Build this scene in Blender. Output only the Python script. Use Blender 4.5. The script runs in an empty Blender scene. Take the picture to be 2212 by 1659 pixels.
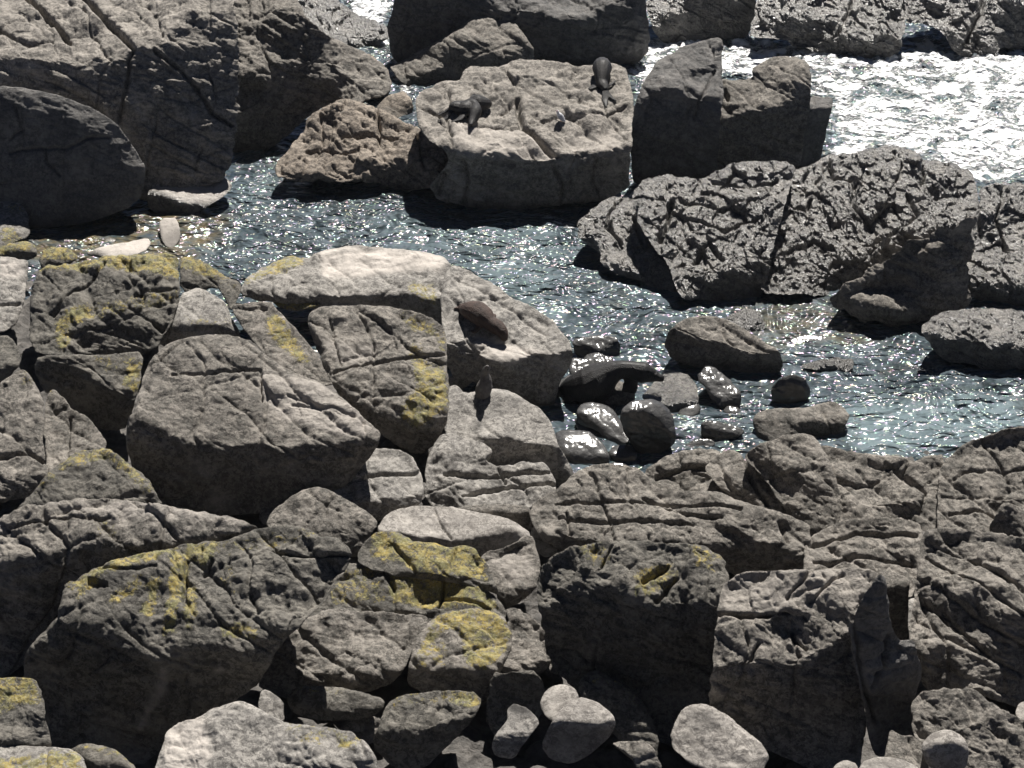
import bpy, math, random
import numpy as np
from mathutils import Vector
sc = bpy.context.scene
COL = sc.collection
rad = math.radians
# ------------------------------------------------------------------ camera, sky, sun
PITCH, DIST, F = rad(28.0), 44.0, 4214.0
CH = DIST * math.sin(PITCH)
CAMPOS = np.array([0.0, 0.0, CH])
U0, V0 = 1106.0, 829.5
cam = bpy.data.cameras.new("camera"); cam_o = bpy.data.objects.new("camera", cam); COL.objects.link(cam_o)
cam.sensor_width = 36.0; cam.lens = 36.0 * F / 2212.0; cam.clip_end = 5000.0; cam.clip_start = 0.5
cam_o.location = (0, 0, CH); cam_o.rotation_euler = (math.pi / 2 - PITCH, 0, 0)
sc.camera = cam_o
SUN_EL, SUN_AZ = rad(55.0), rad(13.0)      # azimuth measured from +Y (behind the scene) towards +X
sun = bpy.data.lights.new("sun", 'SUN'); sun_o = bpy.data.objects.new("sun", sun); COL.objects.link(sun_o)
sun.energy = 5.0; sun.angle = rad(0.5); sun.color = (1.0, 0.955, 0.89)
sd = Vector((math.cos(SUN_EL) * math.sin(SUN_AZ), math.cos(SUN_EL) * math.cos(SUN_AZ), math.sin(SUN_EL)))
sun_o.rotation_euler = sd.to_track_quat('Z', 'Y').to_euler()
sun_o.location = (5, 60, 60)
w = bpy.data.worlds.new("World"); sc.world = w; w.use_nodes = True
nt = w.node_tree; nt.nodes.clear()
sky = nt.nodes.new("ShaderNodeTexSky"); sky.sky_type = 'NISHITA'; sky.sun_disc = False
sky.air_density = 0.14; sky.dust_density = 0.0; sky.sun_elevation = SUN_EL; sky.sun_rotation = SUN_AZ
bg = nt.nodes.new("ShaderNodeBackground"); bg.inputs[1].default_value = 0.05
out = nt.nodes.new("ShaderNodeOutputWorld")
nt.links.new(sky.outputs[0], bg.inputs[0]); nt.links.new(bg.outputs[0], out.inputs[0])
sc.view_settings.view_transform = 'Standard'; sc.view_settings.look = 'None'
sc.view_settings.gamma = 1.0; sc.view_settings.use_curve_mapping = False
sc.view_settings.exposure = 0.82
sc.cycles.diffuse_bounces = 2

# ------------------------------------------------------------------ numeric helpers
def rays(u, v):
    dx = (u - U0) / F; dy = -(v - V0) / F
    return np.stack([dx, math.cos(PITCH) + dy * math.sin(PITCH), -math.sin(PITCH) + dy * math.cos(PITCH)], -1)
RU = np.array([1 / F, 0, 0]); RV = np.array([0, -math.sin(PITCH) / F, -math.cos(PITCH) / F])
def on_plane(u, v, z=0.0):
    r = rays(np.asarray(u, float), np.asarray(v, float)); return CAMPOS + r * ((z - CH) / r[..., 2:3])
_M = 0xFFFFFFFF
def _hash(ix, iy, iz, seed):
    h = (ix.astype(np.int64) * 374761393 + iy.astype(np.int64) * 668265263 + iz.astype(np.int64) * 2147483647 + seed * 1274126177) & _M
    h = ((h ^ (h >> 13)) * 1274126177) & _M
    h = ((h ^ (h >> 16)) * 2246822519) & _M
    h = h ^ (h >> 15)
    return (h & 0xFFFFFF) / float(0xFFFFFF) * 2 - 1
def vnoise(p, seed=0):
    i = np.floor(p); f = p - i; i = i.astype(np.int64); s = f * f * f * (f * (f * 6 - 15) + 10)
    x, y, z = i[..., 0], i[..., 1], i[..., 2]
    def c(a, b, d): return _hash(x + a, y + b, z + d, seed)
    def lx(b, d): return c(0, b, d) * (1 - s[..., 0]) + c(1, b, d) * s[..., 0]
    def ly(d): return lx(0, d) * (1 - s[..., 1]) + lx(1, d) * s[..., 1]
    return ly(0) * (1 - s[..., 2]) + ly(1) * s[..., 2]
def fbm(p, o=4, seed=0, g=0.5):
    r = 0; a = 1
    for k in range(o): r = r + a * vnoise(p * 2.03 ** k + k * 7.3, seed + k); a *= g
    return r
def billow(p, o=3, seed=0, g=0.5):
    r = 0; a = 1
    for k in range(o): r = r + a * (np.abs(vnoise(p * 2.1 ** k + k * 3.7, seed + k)) * 2 - .6); a *= g
    return r
def facets(p, seed=0):
    # broken, slightly tilted blocks
    b = np.floor(p - .5).astype(np.int64); best = np.full(p.shape[:-1], 9.0); sec = best.copy(); val = np.zeros(p.shape[:-1])
    for k in range(8):
        c = b + np.array([k & 1, (k >> 1) & 1, k >> 2]); x, y, z = c[..., 0], c[..., 1], c[..., 2]
        h1 = _hash(x, y, z, seed); h2 = _hash(x, y, z, seed + 1); h3 = _hash(x, y, z, seed + 2)
        off = p - (c + .5 + .36 * np.stack([h1, h2, h3], -1)); d = (off ** 2).sum(-1)
        v = h2 * .5 + 1.1 * (off[..., 0] * h3 + off[..., 1] * h1 + off[..., 2] * h2)
        m = d < best; sec = np.where(m, best, np.minimum(sec, d)); best = np.where(m, d, best); val = np.where(m, v, val)
    e = np.sqrt(sec) - np.sqrt(best)
    return val - .22 * np.exp(-(e / .06) ** 2)
def inpoly(poly, U, V):
    poly = np.asarray(poly, float); m = np.zeros(U.shape, bool)
    x0, y0 = poly[-1]
    for x1, y1 in poly:
        if y0 != y1:
            c = ((y1 > V) != (y0 > V)) & (U < (x0 - x1) * (V - y1) / (y0 - y1) + x1); m ^= c
        x0, y0 = x1, y1
    return m
def polydist(pts, U, V, closed=False):
    pts = [tuple(map(float, p)) for p in pts]
    if closed: pts = pts + [pts[0]]
    best = np.full(U.shape, 1e18); bu = U.copy(); bv = V.copy()
    for (x0, y0), (x1, y1) in zip(pts[:-1], pts[1:]):
        dx, dy = x1 - x0, y1 - y0; l = dx * dx + dy * dy + 1e-9
        t = np.clip(((U - x0) * dx + (V - y0) * dy) / l, 0, 1); px = x0 + t * dx; py = y0 + t * dy
        d = (U - px) ** 2 + (V - py) ** 2; m = d < best
        best = np.where(m, d, best); bu = np.where(m, px, bu); bv = np.where(m, py, bv)
    return np.sqrt(best), bu, bv
def chaikin(p, n=1):
    p = np.asarray(p, float)
    for _ in range(n):
        q = np.roll(p, -1, 0); p = np.stack([p * .8 + q * .2, p * .2 + q * .8], 1).reshape(-1, 2)
    return p
def blur(a, n):
    if n < 1: return a
    n = int(n)
    for _ in range(2):
        for ax in (0, 1):
            pad = [(0, 0)] * a.ndim; pad[ax] = (n + 1, n)
            c = np.cumsum(np.pad(a, pad, mode='edge'), axis=ax)
            L = a.shape[ax]; k = 2 * n + 1
            hi = np.take(c, range(k, k + L), axis=ax); lo = np.take(c, range(0, L), axis=ax)
            a = (hi - lo) / k
    return a
def nrm(s, a):
    s, a = rad(s), rad(a)
    return np.array([math.sin(s) * math.sin(a), -math.sin(s) * math.cos(a), math.cos(s)])

# ------------------------------------------------------------------ terrain profile
SHORE = [(-900, 470), (-40, 500), (60, 520), (200, 560), (390, 590), (520, 630), (700, 680), (900, 700), (960, 760), (1010, 850), (1180, 900),
         (1240, 990), (1400, 1010), (1500, 975), (1640, 985), (1760, 975), (1900, 985), (2050, 965), (2260, 935), (3200, 900)]
_sp = on_plane([p[0] for p in SHORE], [p[1] for p in SHORE])
def shore_land(x, y): return np.interp(x, _sp[:, 0], _sp[:, 1]) - y
def terrain(x, y):
    l = shore_land(x, y)
    return np.where(l > 0, 0.10 * np.minimum(l, 14) - .05, np.maximum(0.30 * l - .05, -1.6))
def ground_D(u, v, dz=0.0):
    r = rays(u, v); D = -CH / r[..., 2]
    for _ in range(12):
        x = D * r[..., 0]; y = D * r[..., 1]; z = np.maximum(terrain(x, y), -0.035) + dz
        D = .4 * D + .6 * (z - CH) / r[..., 2]
    return D

# ------------------------------------------------------------------ materials
def mk(name):
    m = bpy.data.materials.new(name); m.use_nodes = True; t = m.node_tree; t.nodes.clear()
    o = t.nodes.new("ShaderNodeOutputMaterial"); b = t.nodes.new("ShaderNodeBsdfPrincipled"); t.links.new(b.outputs[0], o.inputs[0])
    return m, t, b
class N:
    def __init__(s, t): s.t = t
    def __call__(s, ty, **k):
        n = s.t.nodes.new("ShaderNode" + ty)
        for a, v in k.items(): setattr(n, a, v)
        return n
    def set(s, sock, v):
        if isinstance(v, bpy.types.NodeSocket): s.t.links.new(v, sock)
        else: sock.default_value = v
    def noise(s, vec, scale, detail=3, rough=.55, dist=0):
        n = s("TexNoise"); s.t.links.new(vec, n.inputs["Vector"]); n.inputs["Scale"].default_value = scale
        n.inputs["Detail"].default_value = detail; n.inputs["Roughness"].default_value = rough; n.inputs["Distortion"].default_value = dist
        return n.outputs["Fac"]
    def vor(s, vec, scale, feat='F1'):
        n = s("TexVoronoi", feature=feat); s.t.links.new(vec, n.inputs["Vector"]); n.inputs["Scale"].default_value = scale; return n.outputs["Distance"]
    def math(s, op, a, b=0.0, clamp=False):
        n = s("Math", operation=op, use_clamp=clamp); s.set(n.inputs[0], a); s.set(n.inputs[1], b); return n.outputs[0]
    def ramp(s, f, lo, hi, a=0.0, b=1.0):
        n = s("MapRange"); s.set(n.inputs[0], f); n.inputs[1].default_value = lo; n.inputs[2].default_value = hi
        n.inputs[3].default_value = a; n.inputs[4].default_value = b; n.clamp = True; return n.outputs[0]
    def mix(s, f, a, b, mode='MIX'):
        n = s("Mix", data_type='RGBA', blend_type=mode); s.set(n.inputs[0], f); s.set(n.inputs[6], a); s.set(n.inputs[7], b); return n.outputs[2]
    def attr(s, name): n = s("Attribute", attribute_name=name); return n.outputs["Fac"]
    def scale(s, vec, v, rot=(0, 0, 0)):
        n = s("Mapping"); s.t.links.new(vec, n.inputs[0]); n.inputs["Scale"].default_value = v; n.inputs["Rotation"].default_value = rot; return n.outputs[0]
def C(r, g, b): return (r, g, b, 1.0)

def rock_material(name, c1, c2, cdark, rough=(.75, .95), speck=.5, bump=.6, strata=.5, wet=0.0, spec=.3, lichmul=1.0, crease=1.3, crough=.27):
    m, t, b = mk(name); n = N(t)
    pos = n("NewGeometry").outputs["Position"]
    st = n.scale(pos, (.55, .55, 2.4), (.35, -.45, .3))
    big = n.noise(pos, .55, 4, .6); mid = n.noise(pos, 2.6, 5, .65, .4); fin = n.noise(pos, 11.0, 4, .75, .6); sta = n.noise(st, 3.2, 6, .7, .5)
    vfin = n.noise(pos, 30.0, 3, .7)
    col = n.mix(n.ramp(mid, .35, .65), C(*c1), C(*c2))
    col = n.mix(n.ramp(big, .35, .7, 0, .5), col, C(c1[0] * .62, c1[1] * .62, c1[2] * .62))
    # dark weathering specks and crusts
    sp = n.ramp(fin, .49, .56); col = n.mix(n.math('MULTIPLY', sp, min(1, speck * 1.5)), col, C(*cdark))
    st2 = n.ramp(sta, .52, .64); col = n.mix(n.math('MULTIPLY', st2, speck * .9), col, C(*[q * 1.1 for q in cdark]))
    col = n.mix(n.ramp(vfin, .53, .66, 0, .3), col, C(*[min(1, q * 1.4) for q in c2]))
    mot = n.noise(pos, 6.0, 5, .72, .5); col = n.mix(n.ramp(mot, .50, .58, 0, .62), col, C(*[q * 1.3 for q in cdark]))
    col = n.mix(n.ramp(n.noise(pos, 1.3, 3, .6, .4), .52, .66, 0, .35), col, C(*[min(1, q * 1.3) for q in c2]))
    # pale and dark patches: partly the stone's own, partly painted sunlight and shade
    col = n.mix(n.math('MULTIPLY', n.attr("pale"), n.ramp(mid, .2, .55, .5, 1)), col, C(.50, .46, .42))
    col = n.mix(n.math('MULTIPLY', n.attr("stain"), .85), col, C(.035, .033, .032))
    sep = n("SeparateXYZ"); t.links.new(pos, sep.inputs[0])
    tide = n.ramp(n.math('ADD', sep.outputs[2], n.math('MULTIPLY', n.noise(pos, 1.6, 4, .6), .5)), .32, .62, 1, 0)
    col = n.mix(n.math('MULTIPLY', tide, .62), col, C(.028, .027, .025))
    # lichen
    ln = n.math('ADD', n.math('MULTIPLY', n.noise(pos, 9.0, 6, .8, .3), 1.15), n.math('MULTIPLY', n.attr("lichen"), .20))
    lm = n.math('MULTIPLY', n.ramp(ln, .68, .78), n.ramp(n.attr("lichen"), .02, .3))
    lc = n.mix(n.ramp(n.noise(pos, 4.0, 3), .4, .65), C(.20, .19, .085), C(.40, .31, .09))
    lc = n.mix(n.ramp(vfin, .5, .65), lc, C(.36, .33, .19))
    col = n.mix(n.math('MULTIPLY', lm, .9 * lichmul), col, lc)
    t.links.new(col, b.inputs["Base Color"])
    ro = n.ramp(mid, .3, .7, rough[0], rough[1]); n.set(b.inputs["Roughness"], ro)
    b.inputs["Specular IOR Level"].default_value = spec
    if wet > 0:
        b.inputs["Coat Weight"].default_value = wet; b.inputs["Coat Roughness"].default_value = crough; b.inputs['Coat IOR'].default_value = 1.6
    v1 = n.vor(n.scale(pos, (1, 1, 1.6)), 4.5); v2 = n.noise(pos, 6.5, 8, .72, .35)
    rn = n("TexNoise"); rn.noise_type = 'RIDGED_MULTIFRACTAL'; rn.normalize = True; t.links.new(n.scale(pos, (.8, .8, 1.7), (.3, -.35, .2)), rn.inputs["Vector"]); rn.inputs["Scale"].default_value = 3.6; rn.inputs["Detail"].default_value = 7; rn.inputs["Roughness"].default_value = .62; rn.inputs["Distortion"].default_value = .35
    cre = n.ramp(rn.outputs["Fac"], .25, .95)
    h = n.math('ADD', n.math('MULTIPLY', v2, 1.0), n.math('MULTIPLY', sta, .8 * strata))
    h = n.math('ADD', h, n.math('MULTIPLY', v1, .25)); h = n.math('ADD', h, n.math('MULTIPLY', fin, .35))
    h = n.math('ADD', h, n.math('MULTIPLY', cre, -crease)); h = n.math('ADD', h, n.math('MULTIPLY', vfin, .16)); h = n.math('ADD', h, n.math('MULTIPLY', lm, .10))
    bp = n("Bump"); bp.inputs["Strength"].default_value = 1.0; bp.inputs["Distance"].default_value = .095 * bump; t.links.new(h, bp.inputs["Height"])
    t.links.new(bp.outputs[0], b.inputs["Normal"])
    if wet > 0 and crough > .2: t.links.new(bp.outputs[0], b.inputs["Coat Normal"])
    return m
MAT = {}
MAT['dry'] = rock_material("weathered_granite", (.185, .17, .15), (.30, .275, .245), (.055, .052, .047))
MAT['mid'] = rock_material("sunbleached_granite", (.25, .23, .205), (.37, .34, .305), (.07, .066, .06), speck=.45)
MAT['warm'] = rock_material("brown_granite", (.23, .195, .16), (.35, .30, .25), (.06, .052, .045))
MAT['dark'] = rock_material("dark_weathered_granite", (.13, .122, .108), (.215, .20, .175), (.042, .04, .036))
MAT['smooth'] = rock_material("smooth_pale_granite", (.235, .223, .206), (.37, .35, .322), (.085, .08, .075), speck=.55, bump=.32, strata=.5)
MAT['pebble'] = rock_material("sea_rounded_granite", (.27, .252, .232), (.39, .365, .335), (.13, .12, .11), speck=.6, bump=.3, strata=.15, crease=.25)
MAT['wet'] = rock_material("wet_granite", (.135, .126, .113), (.29, .27, .24), (.026, .025, .024), rough=(.35, .6), bump=1.1, wet=1.0, spec=.6)
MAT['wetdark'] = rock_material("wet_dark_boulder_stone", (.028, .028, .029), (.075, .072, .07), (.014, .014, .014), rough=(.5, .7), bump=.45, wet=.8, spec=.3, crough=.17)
MAT['face'] = rock_material("shade_dark_granite", (.125, .122, .12), (.20, .19, .18), (.05, .05, .05), speck=.35)  # albedo cut to deepen rocks seen mostly in shade

# ------------------------------------------------------------------ mesh output
def mesh_obj(name, V, faces, mat, attrs=None, smooth=True, origin=None, parent=None):
    me = bpy.data.meshes.new(name); V = np.asarray(V, float)
    o3 = np.array([V[:, 0].mean(), V[:, 1].mean(), V[:, 2].min()]) if origin is None else np.array(origin, float)
    Vl = V - o3
    me.vertices.add(len(V)); me.vertices.foreach_set("co", Vl.astype(np.float32).ravel())
    idx = np.concatenate([f.ravel() for f in faces]); tot = np.concatenate([np.full(len(f), f.shape[1]) for f in faces])
    st = np.concatenate([[0], np.cumsum(tot)[:-1]])
    me.loops.add(len(idx)); me.loops.foreach_set("vertex_index", idx.astype(np.int32))
    me.polygons.add(len(tot)); me.polygons.foreach_set("loop_start", st.astype(np.int32))
    me.update(calc_edges=True); me.validate()
    me.polygons.foreach_set("use_smooth", np.full(len(me.polygons), smooth)); me.update()
    for k, a in (attrs or {}).items():
        at = me.attributes.new(k, 'FLOAT', 'POINT'); at.data.foreach_set("value", np.asarray(a, np.float32))
    me.materials.append(mat)
    o = bpy.data.objects.new(name, me); COL.objects.link(o); o.location = o3
    if parent is not None: o.parent = parent; o.location = o3 - np.array(parent.location)
    return o
def tag(o, label, cat, group=None):
    o["label"] = label; o["category"] = cat
    if group: o["group"] = group
    return o
STEP = 2.2
SURF = {}
_seed = [11]
def solve(M, gu, gv, Lg, wb, L, iters, om):
    H, W = M.shape; Mf = M.astype(float)
    wr = np.zeros((H, W)); wr[:, :-1] = Mf[:, :-1] * Mf[:, 1:]
    wd = np.zeros((H, W)); wd[:-1] = Mf[:-1] * Mf[1:]
    eu = np.zeros((H, W)); eu[:, :-1] = (gu[:, :-1] + gu[:, 1:]) * .5
    ev = np.zeros((H, W)); ev[:-1] = (gv[:-1] + gv[1:]) * .5
    wl = np.zeros((H, W)); wl[:, 1:] = wr[:, :-1]; el = np.zeros((H, W)); el[:, 1:] = eu[:, :-1]
    wt = np.zeros((H, W)); wt[1:] = wd[:-1]; et = np.zeros((H, W)); et[1:] = ev[:-1]
    S = wr + wl + wd + wt + wb; Sok = S > 0; iS = np.where(Sok, 1 / np.where(Sok, S, 1), 0)
    B = (-wr * eu + wl * el - wd * ev + wt * et + wb * Lg) * iS
    wr, wl, wd, wt = wr * iS, wl * iS, wd * iS, wt * iS
    par = (np.add.outer(np.arange(H), np.arange(W)) % 2).astype(bool)
    P = np.pad(L, 1)
    m0 = M & par; m1 = M & ~par
    for k in range(iters):
        for m in (m0, m1):
            new = wr * P[1:-1, 2:] + wl * P[1:-1, :-2] + wd * P[2:, 1:-1] + wt * P[:-2, 1:-1] + B
            c = P[1:-1, 1:-1]; c[m] += om * (new[m] - c[m])
    return P[1:-1, 1:-1]

def field(poly, sh, t, a, r, k, warp, step, z0, soft, seed, base=None):
    x0, y0 = poly.min(0) - step; x1, y1 = poly.max(0) + step
    us = np.arange(x0, x1 + step, step); vs = np.arange(y0, y1 + step, step)
    U, V = np.meshgrid(us, vs)
    M = inpoly(poly, U, V)
    wp = np.stack([U * .035, V * .035, np.full(U.shape, seed * .37)], -1)
    wu = U + warp * (vnoise(wp, 5) + .6 * vnoise(wp * 2.7, 6)); wv = V + warp * (vnoise(wp + 9.1, 7) + .6 * vnoise(wp * 2.7 + 3.3, 8))
    nn = np.broadcast_to(nrm(t, a), U.shape + (3,)).copy()
    for q in sh:
        m = inpoly(np.asarray(q[0], float), wu, wv); nn[m] = nrm(q[1], q[2] if len(q) > 2 else 0)
    nn = blur(nn, soft / step)
    if r > 0 and k > 0:
        d, bu, bv = polydist(poly, U, V, True)
        f = np.clip(1 - d / r, 0, 1) ** 1.6 * k; ou = (bu - U) / (d + 1e-6); ov = (bv - V) / (d + 1e-6)
        ov = np.where(ov > 0, ov * .25, ov)
        f[~M] = 0
        nn = nn / np.linalg.norm(nn, axis=-1, keepdims=True)
        nn = nn + f[..., None] * (ou[..., None] * np.array([1, 0, 0]) - ov[..., None] * np.array([0, math.sin(PITCH), math.cos(PITCH)]))
    nn = nn / np.linalg.norm(nn, axis=-1, keepdims=True)
    R = rays(U, V); nr = np.minimum((nn * R).sum(-1), -.13)
    gu = -(nn @ RU) / nr * step; gv = -(nn @ RV) / nr * step
    cl = np.zeros(U.shape, bool); cl[:-1] = M[:-1] & ~M[1:]
    yb = poly[:, 1].max(); yt = poly[:, 1].min()
    cl &= V > yb - .38 * (yb - yt)
    cl &= V > yb - .30 * (yb - yt)
    Lg = np.log(ground_D(U, V, z0)); wb = cl
    return U, V, M, gu, gv, Lg, wb
FACET = dict(mid=.5, dry=.6, warm=1.1, dark=.6, smooth=.35, pebble=0.0, wet=1.6, wetdark=.2, face=.45, brown=0.0)
JOINT = dict(mid=1.0, dry=1.0, warm=1.0, dark=.9, smooth=.7, pebble=0.0, wet=.7, wetdark=.3, face=1.0, brown=0.0)
ROT = np.array([[.87, .2, .45], [-.1, .96, -.25], [-.48, .17, .86]])
def TS(t): return t * .62 if t < 50 else (50 + (t - 50) * 1.6 if t < 60 else (66 + (t - 60) * 2.0 if t < 70 else min(86 + (t - 70) * 2.6, 104)))
def R(name, label, poly, sh=(), t=18, a=0, cr=(), r=26, k=.55, rough=1.0, mat='dry', lich=(), pale=(), stain=(), z0=0.0, soft=5,
      cat="rock", group=None, th=None, warp=5.0, edge=2.2, ch=1, step=None, scale=1.0, pull=0.0, facet=None, joint=None):
    joint = JOINT.get(mat, 1.0) if joint is None else joint
    facet = FACET.get(mat, 1.0) if facet is None else facet
    t = TS(t); sh = [(q[0], TS(q[1])) + tuple(q[2:]) for q in sh]
    _seed[0] += 1; seed = _seed[0]; step = step or STEP
    poly = chaikin(poly, ch)
    # ragged natural outline
    seg = []
    for i in range(len(poly)):
        p, q = poly[i], poly[(i + 1) % len(poly)]; n = max(1, int(np.hypot(*(q - p)) / 5))
        seg += [p + (q - p) * j / n for j in range(n)]
    poly = np.array(seg); e = edge * rough
    pp = np.stack([poly[:, 0] * .06, poly[:, 1] * .06, np.full(len(poly), seed * .71)], -1)
    poly = poly + e * np.stack([vnoise(pp, 1) + .6 * vnoise(pp * 2.6, 3), vnoise(pp + 5.5, 2) + .6 * vnoise(pp * 2.6 + 4, 4)], -1)
    # coarse then fine solve
    cs = step * 4
    Uc, Vc, Mc, gu, gv, Lg, wb = field(poly, sh, t, a, r, k, warp, cs, z0, soft, seed)
    if Mc.sum() < 6: Lc = None
    else:
        r0 = Lg[Mc].mean(); ini = np.where(Mc, r0 + .0001 * (V0 - Vc), 0)
        Lc = solve(Mc, gu, gv, Lg, wb * 0.0, ini, 520, 1.88)
        fill = Lc.copy(); mm = Mc.copy()
        for _ in range(6):
            s = np.zeros_like(fill); c = np.zeros_like(fill); f = np.where(mm, fill, 0); g = mm.astype(float)
            for dy, dx in ((0, 1), (0, -1), (1, 0), (-1, 0)): s += np.roll(f, (dy, dx), (0, 1)); c += np.roll(g, (dy, dx), (0, 1))
            fill = np.where(mm, fill, np.where(c > 0, s / np.maximum(c, 1), fill)); mm = mm | (c > 0)
        Lc = np.where(mm, fill, Lc[Mc].mean())
    U, V, M, gu, gv, Lg, wb = field(poly, sh, t, a, r, k, warp, step, z0, soft, seed)
    if M.sum() < 2500:      # keep one connected piece
        core = M & np.roll(M, 1, 0) & np.roll(M, -1, 0) & np.roll(M, 1, 1) & np.roll(M, -1, 1)
        src = core if core.any() else M; ii = np.argwhere(src); c0 = ii[np.argmin(((ii - ii.mean(0)) ** 2).sum(1))]
        g_ = np.zeros_like(M); g_[tuple(c0)] = True
        q_ = lambda A_: A_ & np.roll(A_, -1, 0) & np.roll(A_, -1, 1) & np.roll(np.roll(A_, -1, 0), -1, 1)
        for _ in range(400):
            d_ = g_.copy(); d_[1:] |= g_[:-1]; d_[:-1] |= g_[1:]; d_[:, 1:] |= g_[:, :-1]; d_[:, :-1] |= g_[:, 1:]; d_ &= M
            if (d_ == g_).all(): break
            g_ = d_
        qq = q_(g_); M = qq | np.roll(qq, 1, 0) | np.roll(qq, 1, 1) | np.roll(np.roll(qq, 1, 0), 1, 1) if qq.any() else g_
        wb = wb & M
    if wb.sum() == 0: wb = (M & (V > poly[:, 1].max() - .3 * np.ptp(poly[:, 1]))) * 1.0
    if Lc is None: L0 = np.where(M, Lg[M].mean(), 0)
    else:
        iu = np.clip((U - Uc[0, 0]) / cs, 0, Uc.shape[1] - 1.001); iv = np.clip((V - Vc[0, 0]) / cs, 0, Uc.shape[0] - 1.001)
        a0 = iu.astype(int); b0 = iv.astype(int); fu = iu - a0; fv = iv - b0
        L0 = (Lc[b0, a0] * (1 - fu) + Lc[b0, a0 + 1] * fu) * (1 - fv) + (Lc[b0 + 1, a0] * (1 - fu) + Lc[b0 + 1, a0 + 1] * fu) * fv
        L0 = np.where(M, L0, 0)
    L = solve(M, gu, gv, Lg, wb * 0.0, L0, 70, 1.75)
    cb = wb > 0; low = cb & (V > np.percentile(V[cb], 55)) if cb.sum() > 4 else cb
    L = np.where(M, L + (Lg[low] - L[low]).mean() + pull / DIST, 0)
    H, W = M.shape
    # boundary vertices slide onto the outline
    er = M.copy(); er[1:-1, 1:-1] = M[1:-1, 1:-1] & M[:-2, 1:-1] & M[2:, 1:-1] & M[1:-1, :-2] & M[1:-1, 2:]
    bd = M & ~er
    d, bu, bv = polydist(poly, U[bd], V[bd], True)
    Uv, Vv = U.copy(), V.copy(); Uv[bd] = bu; Vv[bd] = bv
    D = np.exp(L); P = CAMPOS + rays(Uv, Vv) * D[..., None]
    # displacement along the surface normal
    Pf = P.copy(); Pf[~M] = P[M].mean(0)
    du = np.zeros_like(P); dv = np.zeros_like(P)
    du[:, 1:-1] = P[:, 2:] - P[:, :-2]; dv[1:-1] = P[2:] - P[:-2]
    bad = np.ones_like(M); bad[1:-1, 1:-1] = ~(M[1:-1, :-2] & M[1:-1, 2:] & M[:-2, 1:-1] & M[2:, 1:-1])
    nm = np.cross(dv, du); ln = np.linalg.norm(nm, axis=-1, keepdims=True); nm = nm / np.maximum(ln, 1e-9)
    tocam = -rays(Uv, Vv); tocam = tocam / np.linalg.norm(tocam, axis=-1, keepdims=True)
    nm[bad] = tocam[bad]; nm = blur(nm, 1); nm /= np.maximum(np.linalg.norm(nm, axis=-1, keepdims=True), 1e-9)
    q = P + seed * 3.1
    qs = q @ np.array([[.95, .1, .25], [-.1, .98, -.2], [-.3, .2, .93]]); qs = qs * np.array([.55, .7, 2.6])
    sz = min(1.0, math.sqrt(M.sum()) * step / 260.0) * .75 + .25
    soft_b = .08 if mat == 'wet' else 1.0
    disp = .11 * sz * fbm(q * .9 / scale, 3, seed) - .020 * soft_b * billow(q * 2.3 / scale, 3, seed + 20) * sz + .045 * soft_b * billow(qs * 1.3 / scale, 4, seed + 40, .55) * sz * (.4 + .6 * min(rough, 1.0)) + .008 * billow(q * 7.5, 2, seed + 60)
    rough = 1 + .4 * (rough - 1) if rough > 1 else rough; fk = facet
    if fk > 0:
        qw = q + .05 * np.stack([fbm(q * 1.7, 2, 301), fbm(q * 1.7 + 5, 2, 302), fbm(q * 1.7 + 9, 2, 303)], -1)
        disp += fk * sz * (.050 * facets(qw @ ROT * np.array([1.0, 1.0, 1.9]), seed + 80) + (.026 * facets(qw @ ROT * np.array([3.0, 3.0, 5.0]), seed + 90) + .010 * facets(q @ ROT * np.array([8.0, 8.0, 11.0]), seed + 95)))
    jt = joint
    if jt > 0:
        for (nv, sp, dpt, stp, sd2) in ((np.array([.50, .22, .84]), .55, .045, .05, 31), (np.array([.88, .38, -.28]), 1.3, .07, .03, 47), (np.array([-.30, .55, .78]), .95, .04, .03, 59)):
            nv = nv / np.linalg.norm(nv); c_ = (q @ nv) / sp + .22 * fbm(q * .55, 3, seed + sd2) + .03 * vnoise(q * 3, seed + sd2 + 5)
            k0 = np.floor(c_); z_ = np.zeros_like(k0); j_ = _hash(k0, z_, z_, seed + sd2) * .3; fr = c_ - k0 - .5 - j_
            hb = _hash(k0, z_ + 1, z_, sd2); ha = _hash(k0 - np.where(fr < 0, 1, -1), z_ + 1, z_, sd2)
            lay = k0 + (fr > 0); lh = _hash(lay, z_ + 3, z_, sd2 + seed)
            msk = np.clip(vnoise(q * .75 / max(sz, .4), seed + sd2 + 9) * 3 + .55, 0, 1)
            disp += jt * sz * stp * lh * np.clip(msk + .3, 0, 1) - jt * dpt * msk * (.4 + .6 * sz) * np.exp(-(fr * sp / .035) ** 2)
    disp *= rough
    dist, _, _ = polydist(poly, U, V, True)
    for c in cr:
        wd_ = c[1] if len(c) > 1 else 3.0; dp = c[2] if len(c) > 2 else .14
        wpn = 3.0 * vnoise(np.stack([U * .05, V * .05, U * 0 + 1.7], -1), 9)
        cd, _, _ = polydist(c[0], U + wpn, V + wpn, False); disp -= dp * np.exp(-(cd / wd_) ** 2)
    P = P + nm * disp[..., None] * (.25 + .75 * np.clip(dist / (5 * step), 0, 1))[..., None]
    att = {}
    for nmz, ps in (("lichen", lich), ("pale", pale), ("stain", stain)):
        f = np.zeros(M.shape)
        for pz in ps:
            if len(pz) == 2 and not isinstance(pz[0], (int, float)) and isinstance(pz[1], (int, float)): pg, val = pz
            else: pg, val = pz, 1.0
            f = np.maximum(f, inpoly(np.asarray(pg, float), U, V) * val)
        att[nmz] = blur(f, max(1, 5 / step))
    idm = -np.ones(M.shape, int); idm[M] = np.arange(M.sum()); n = int(M.sum())
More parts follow.
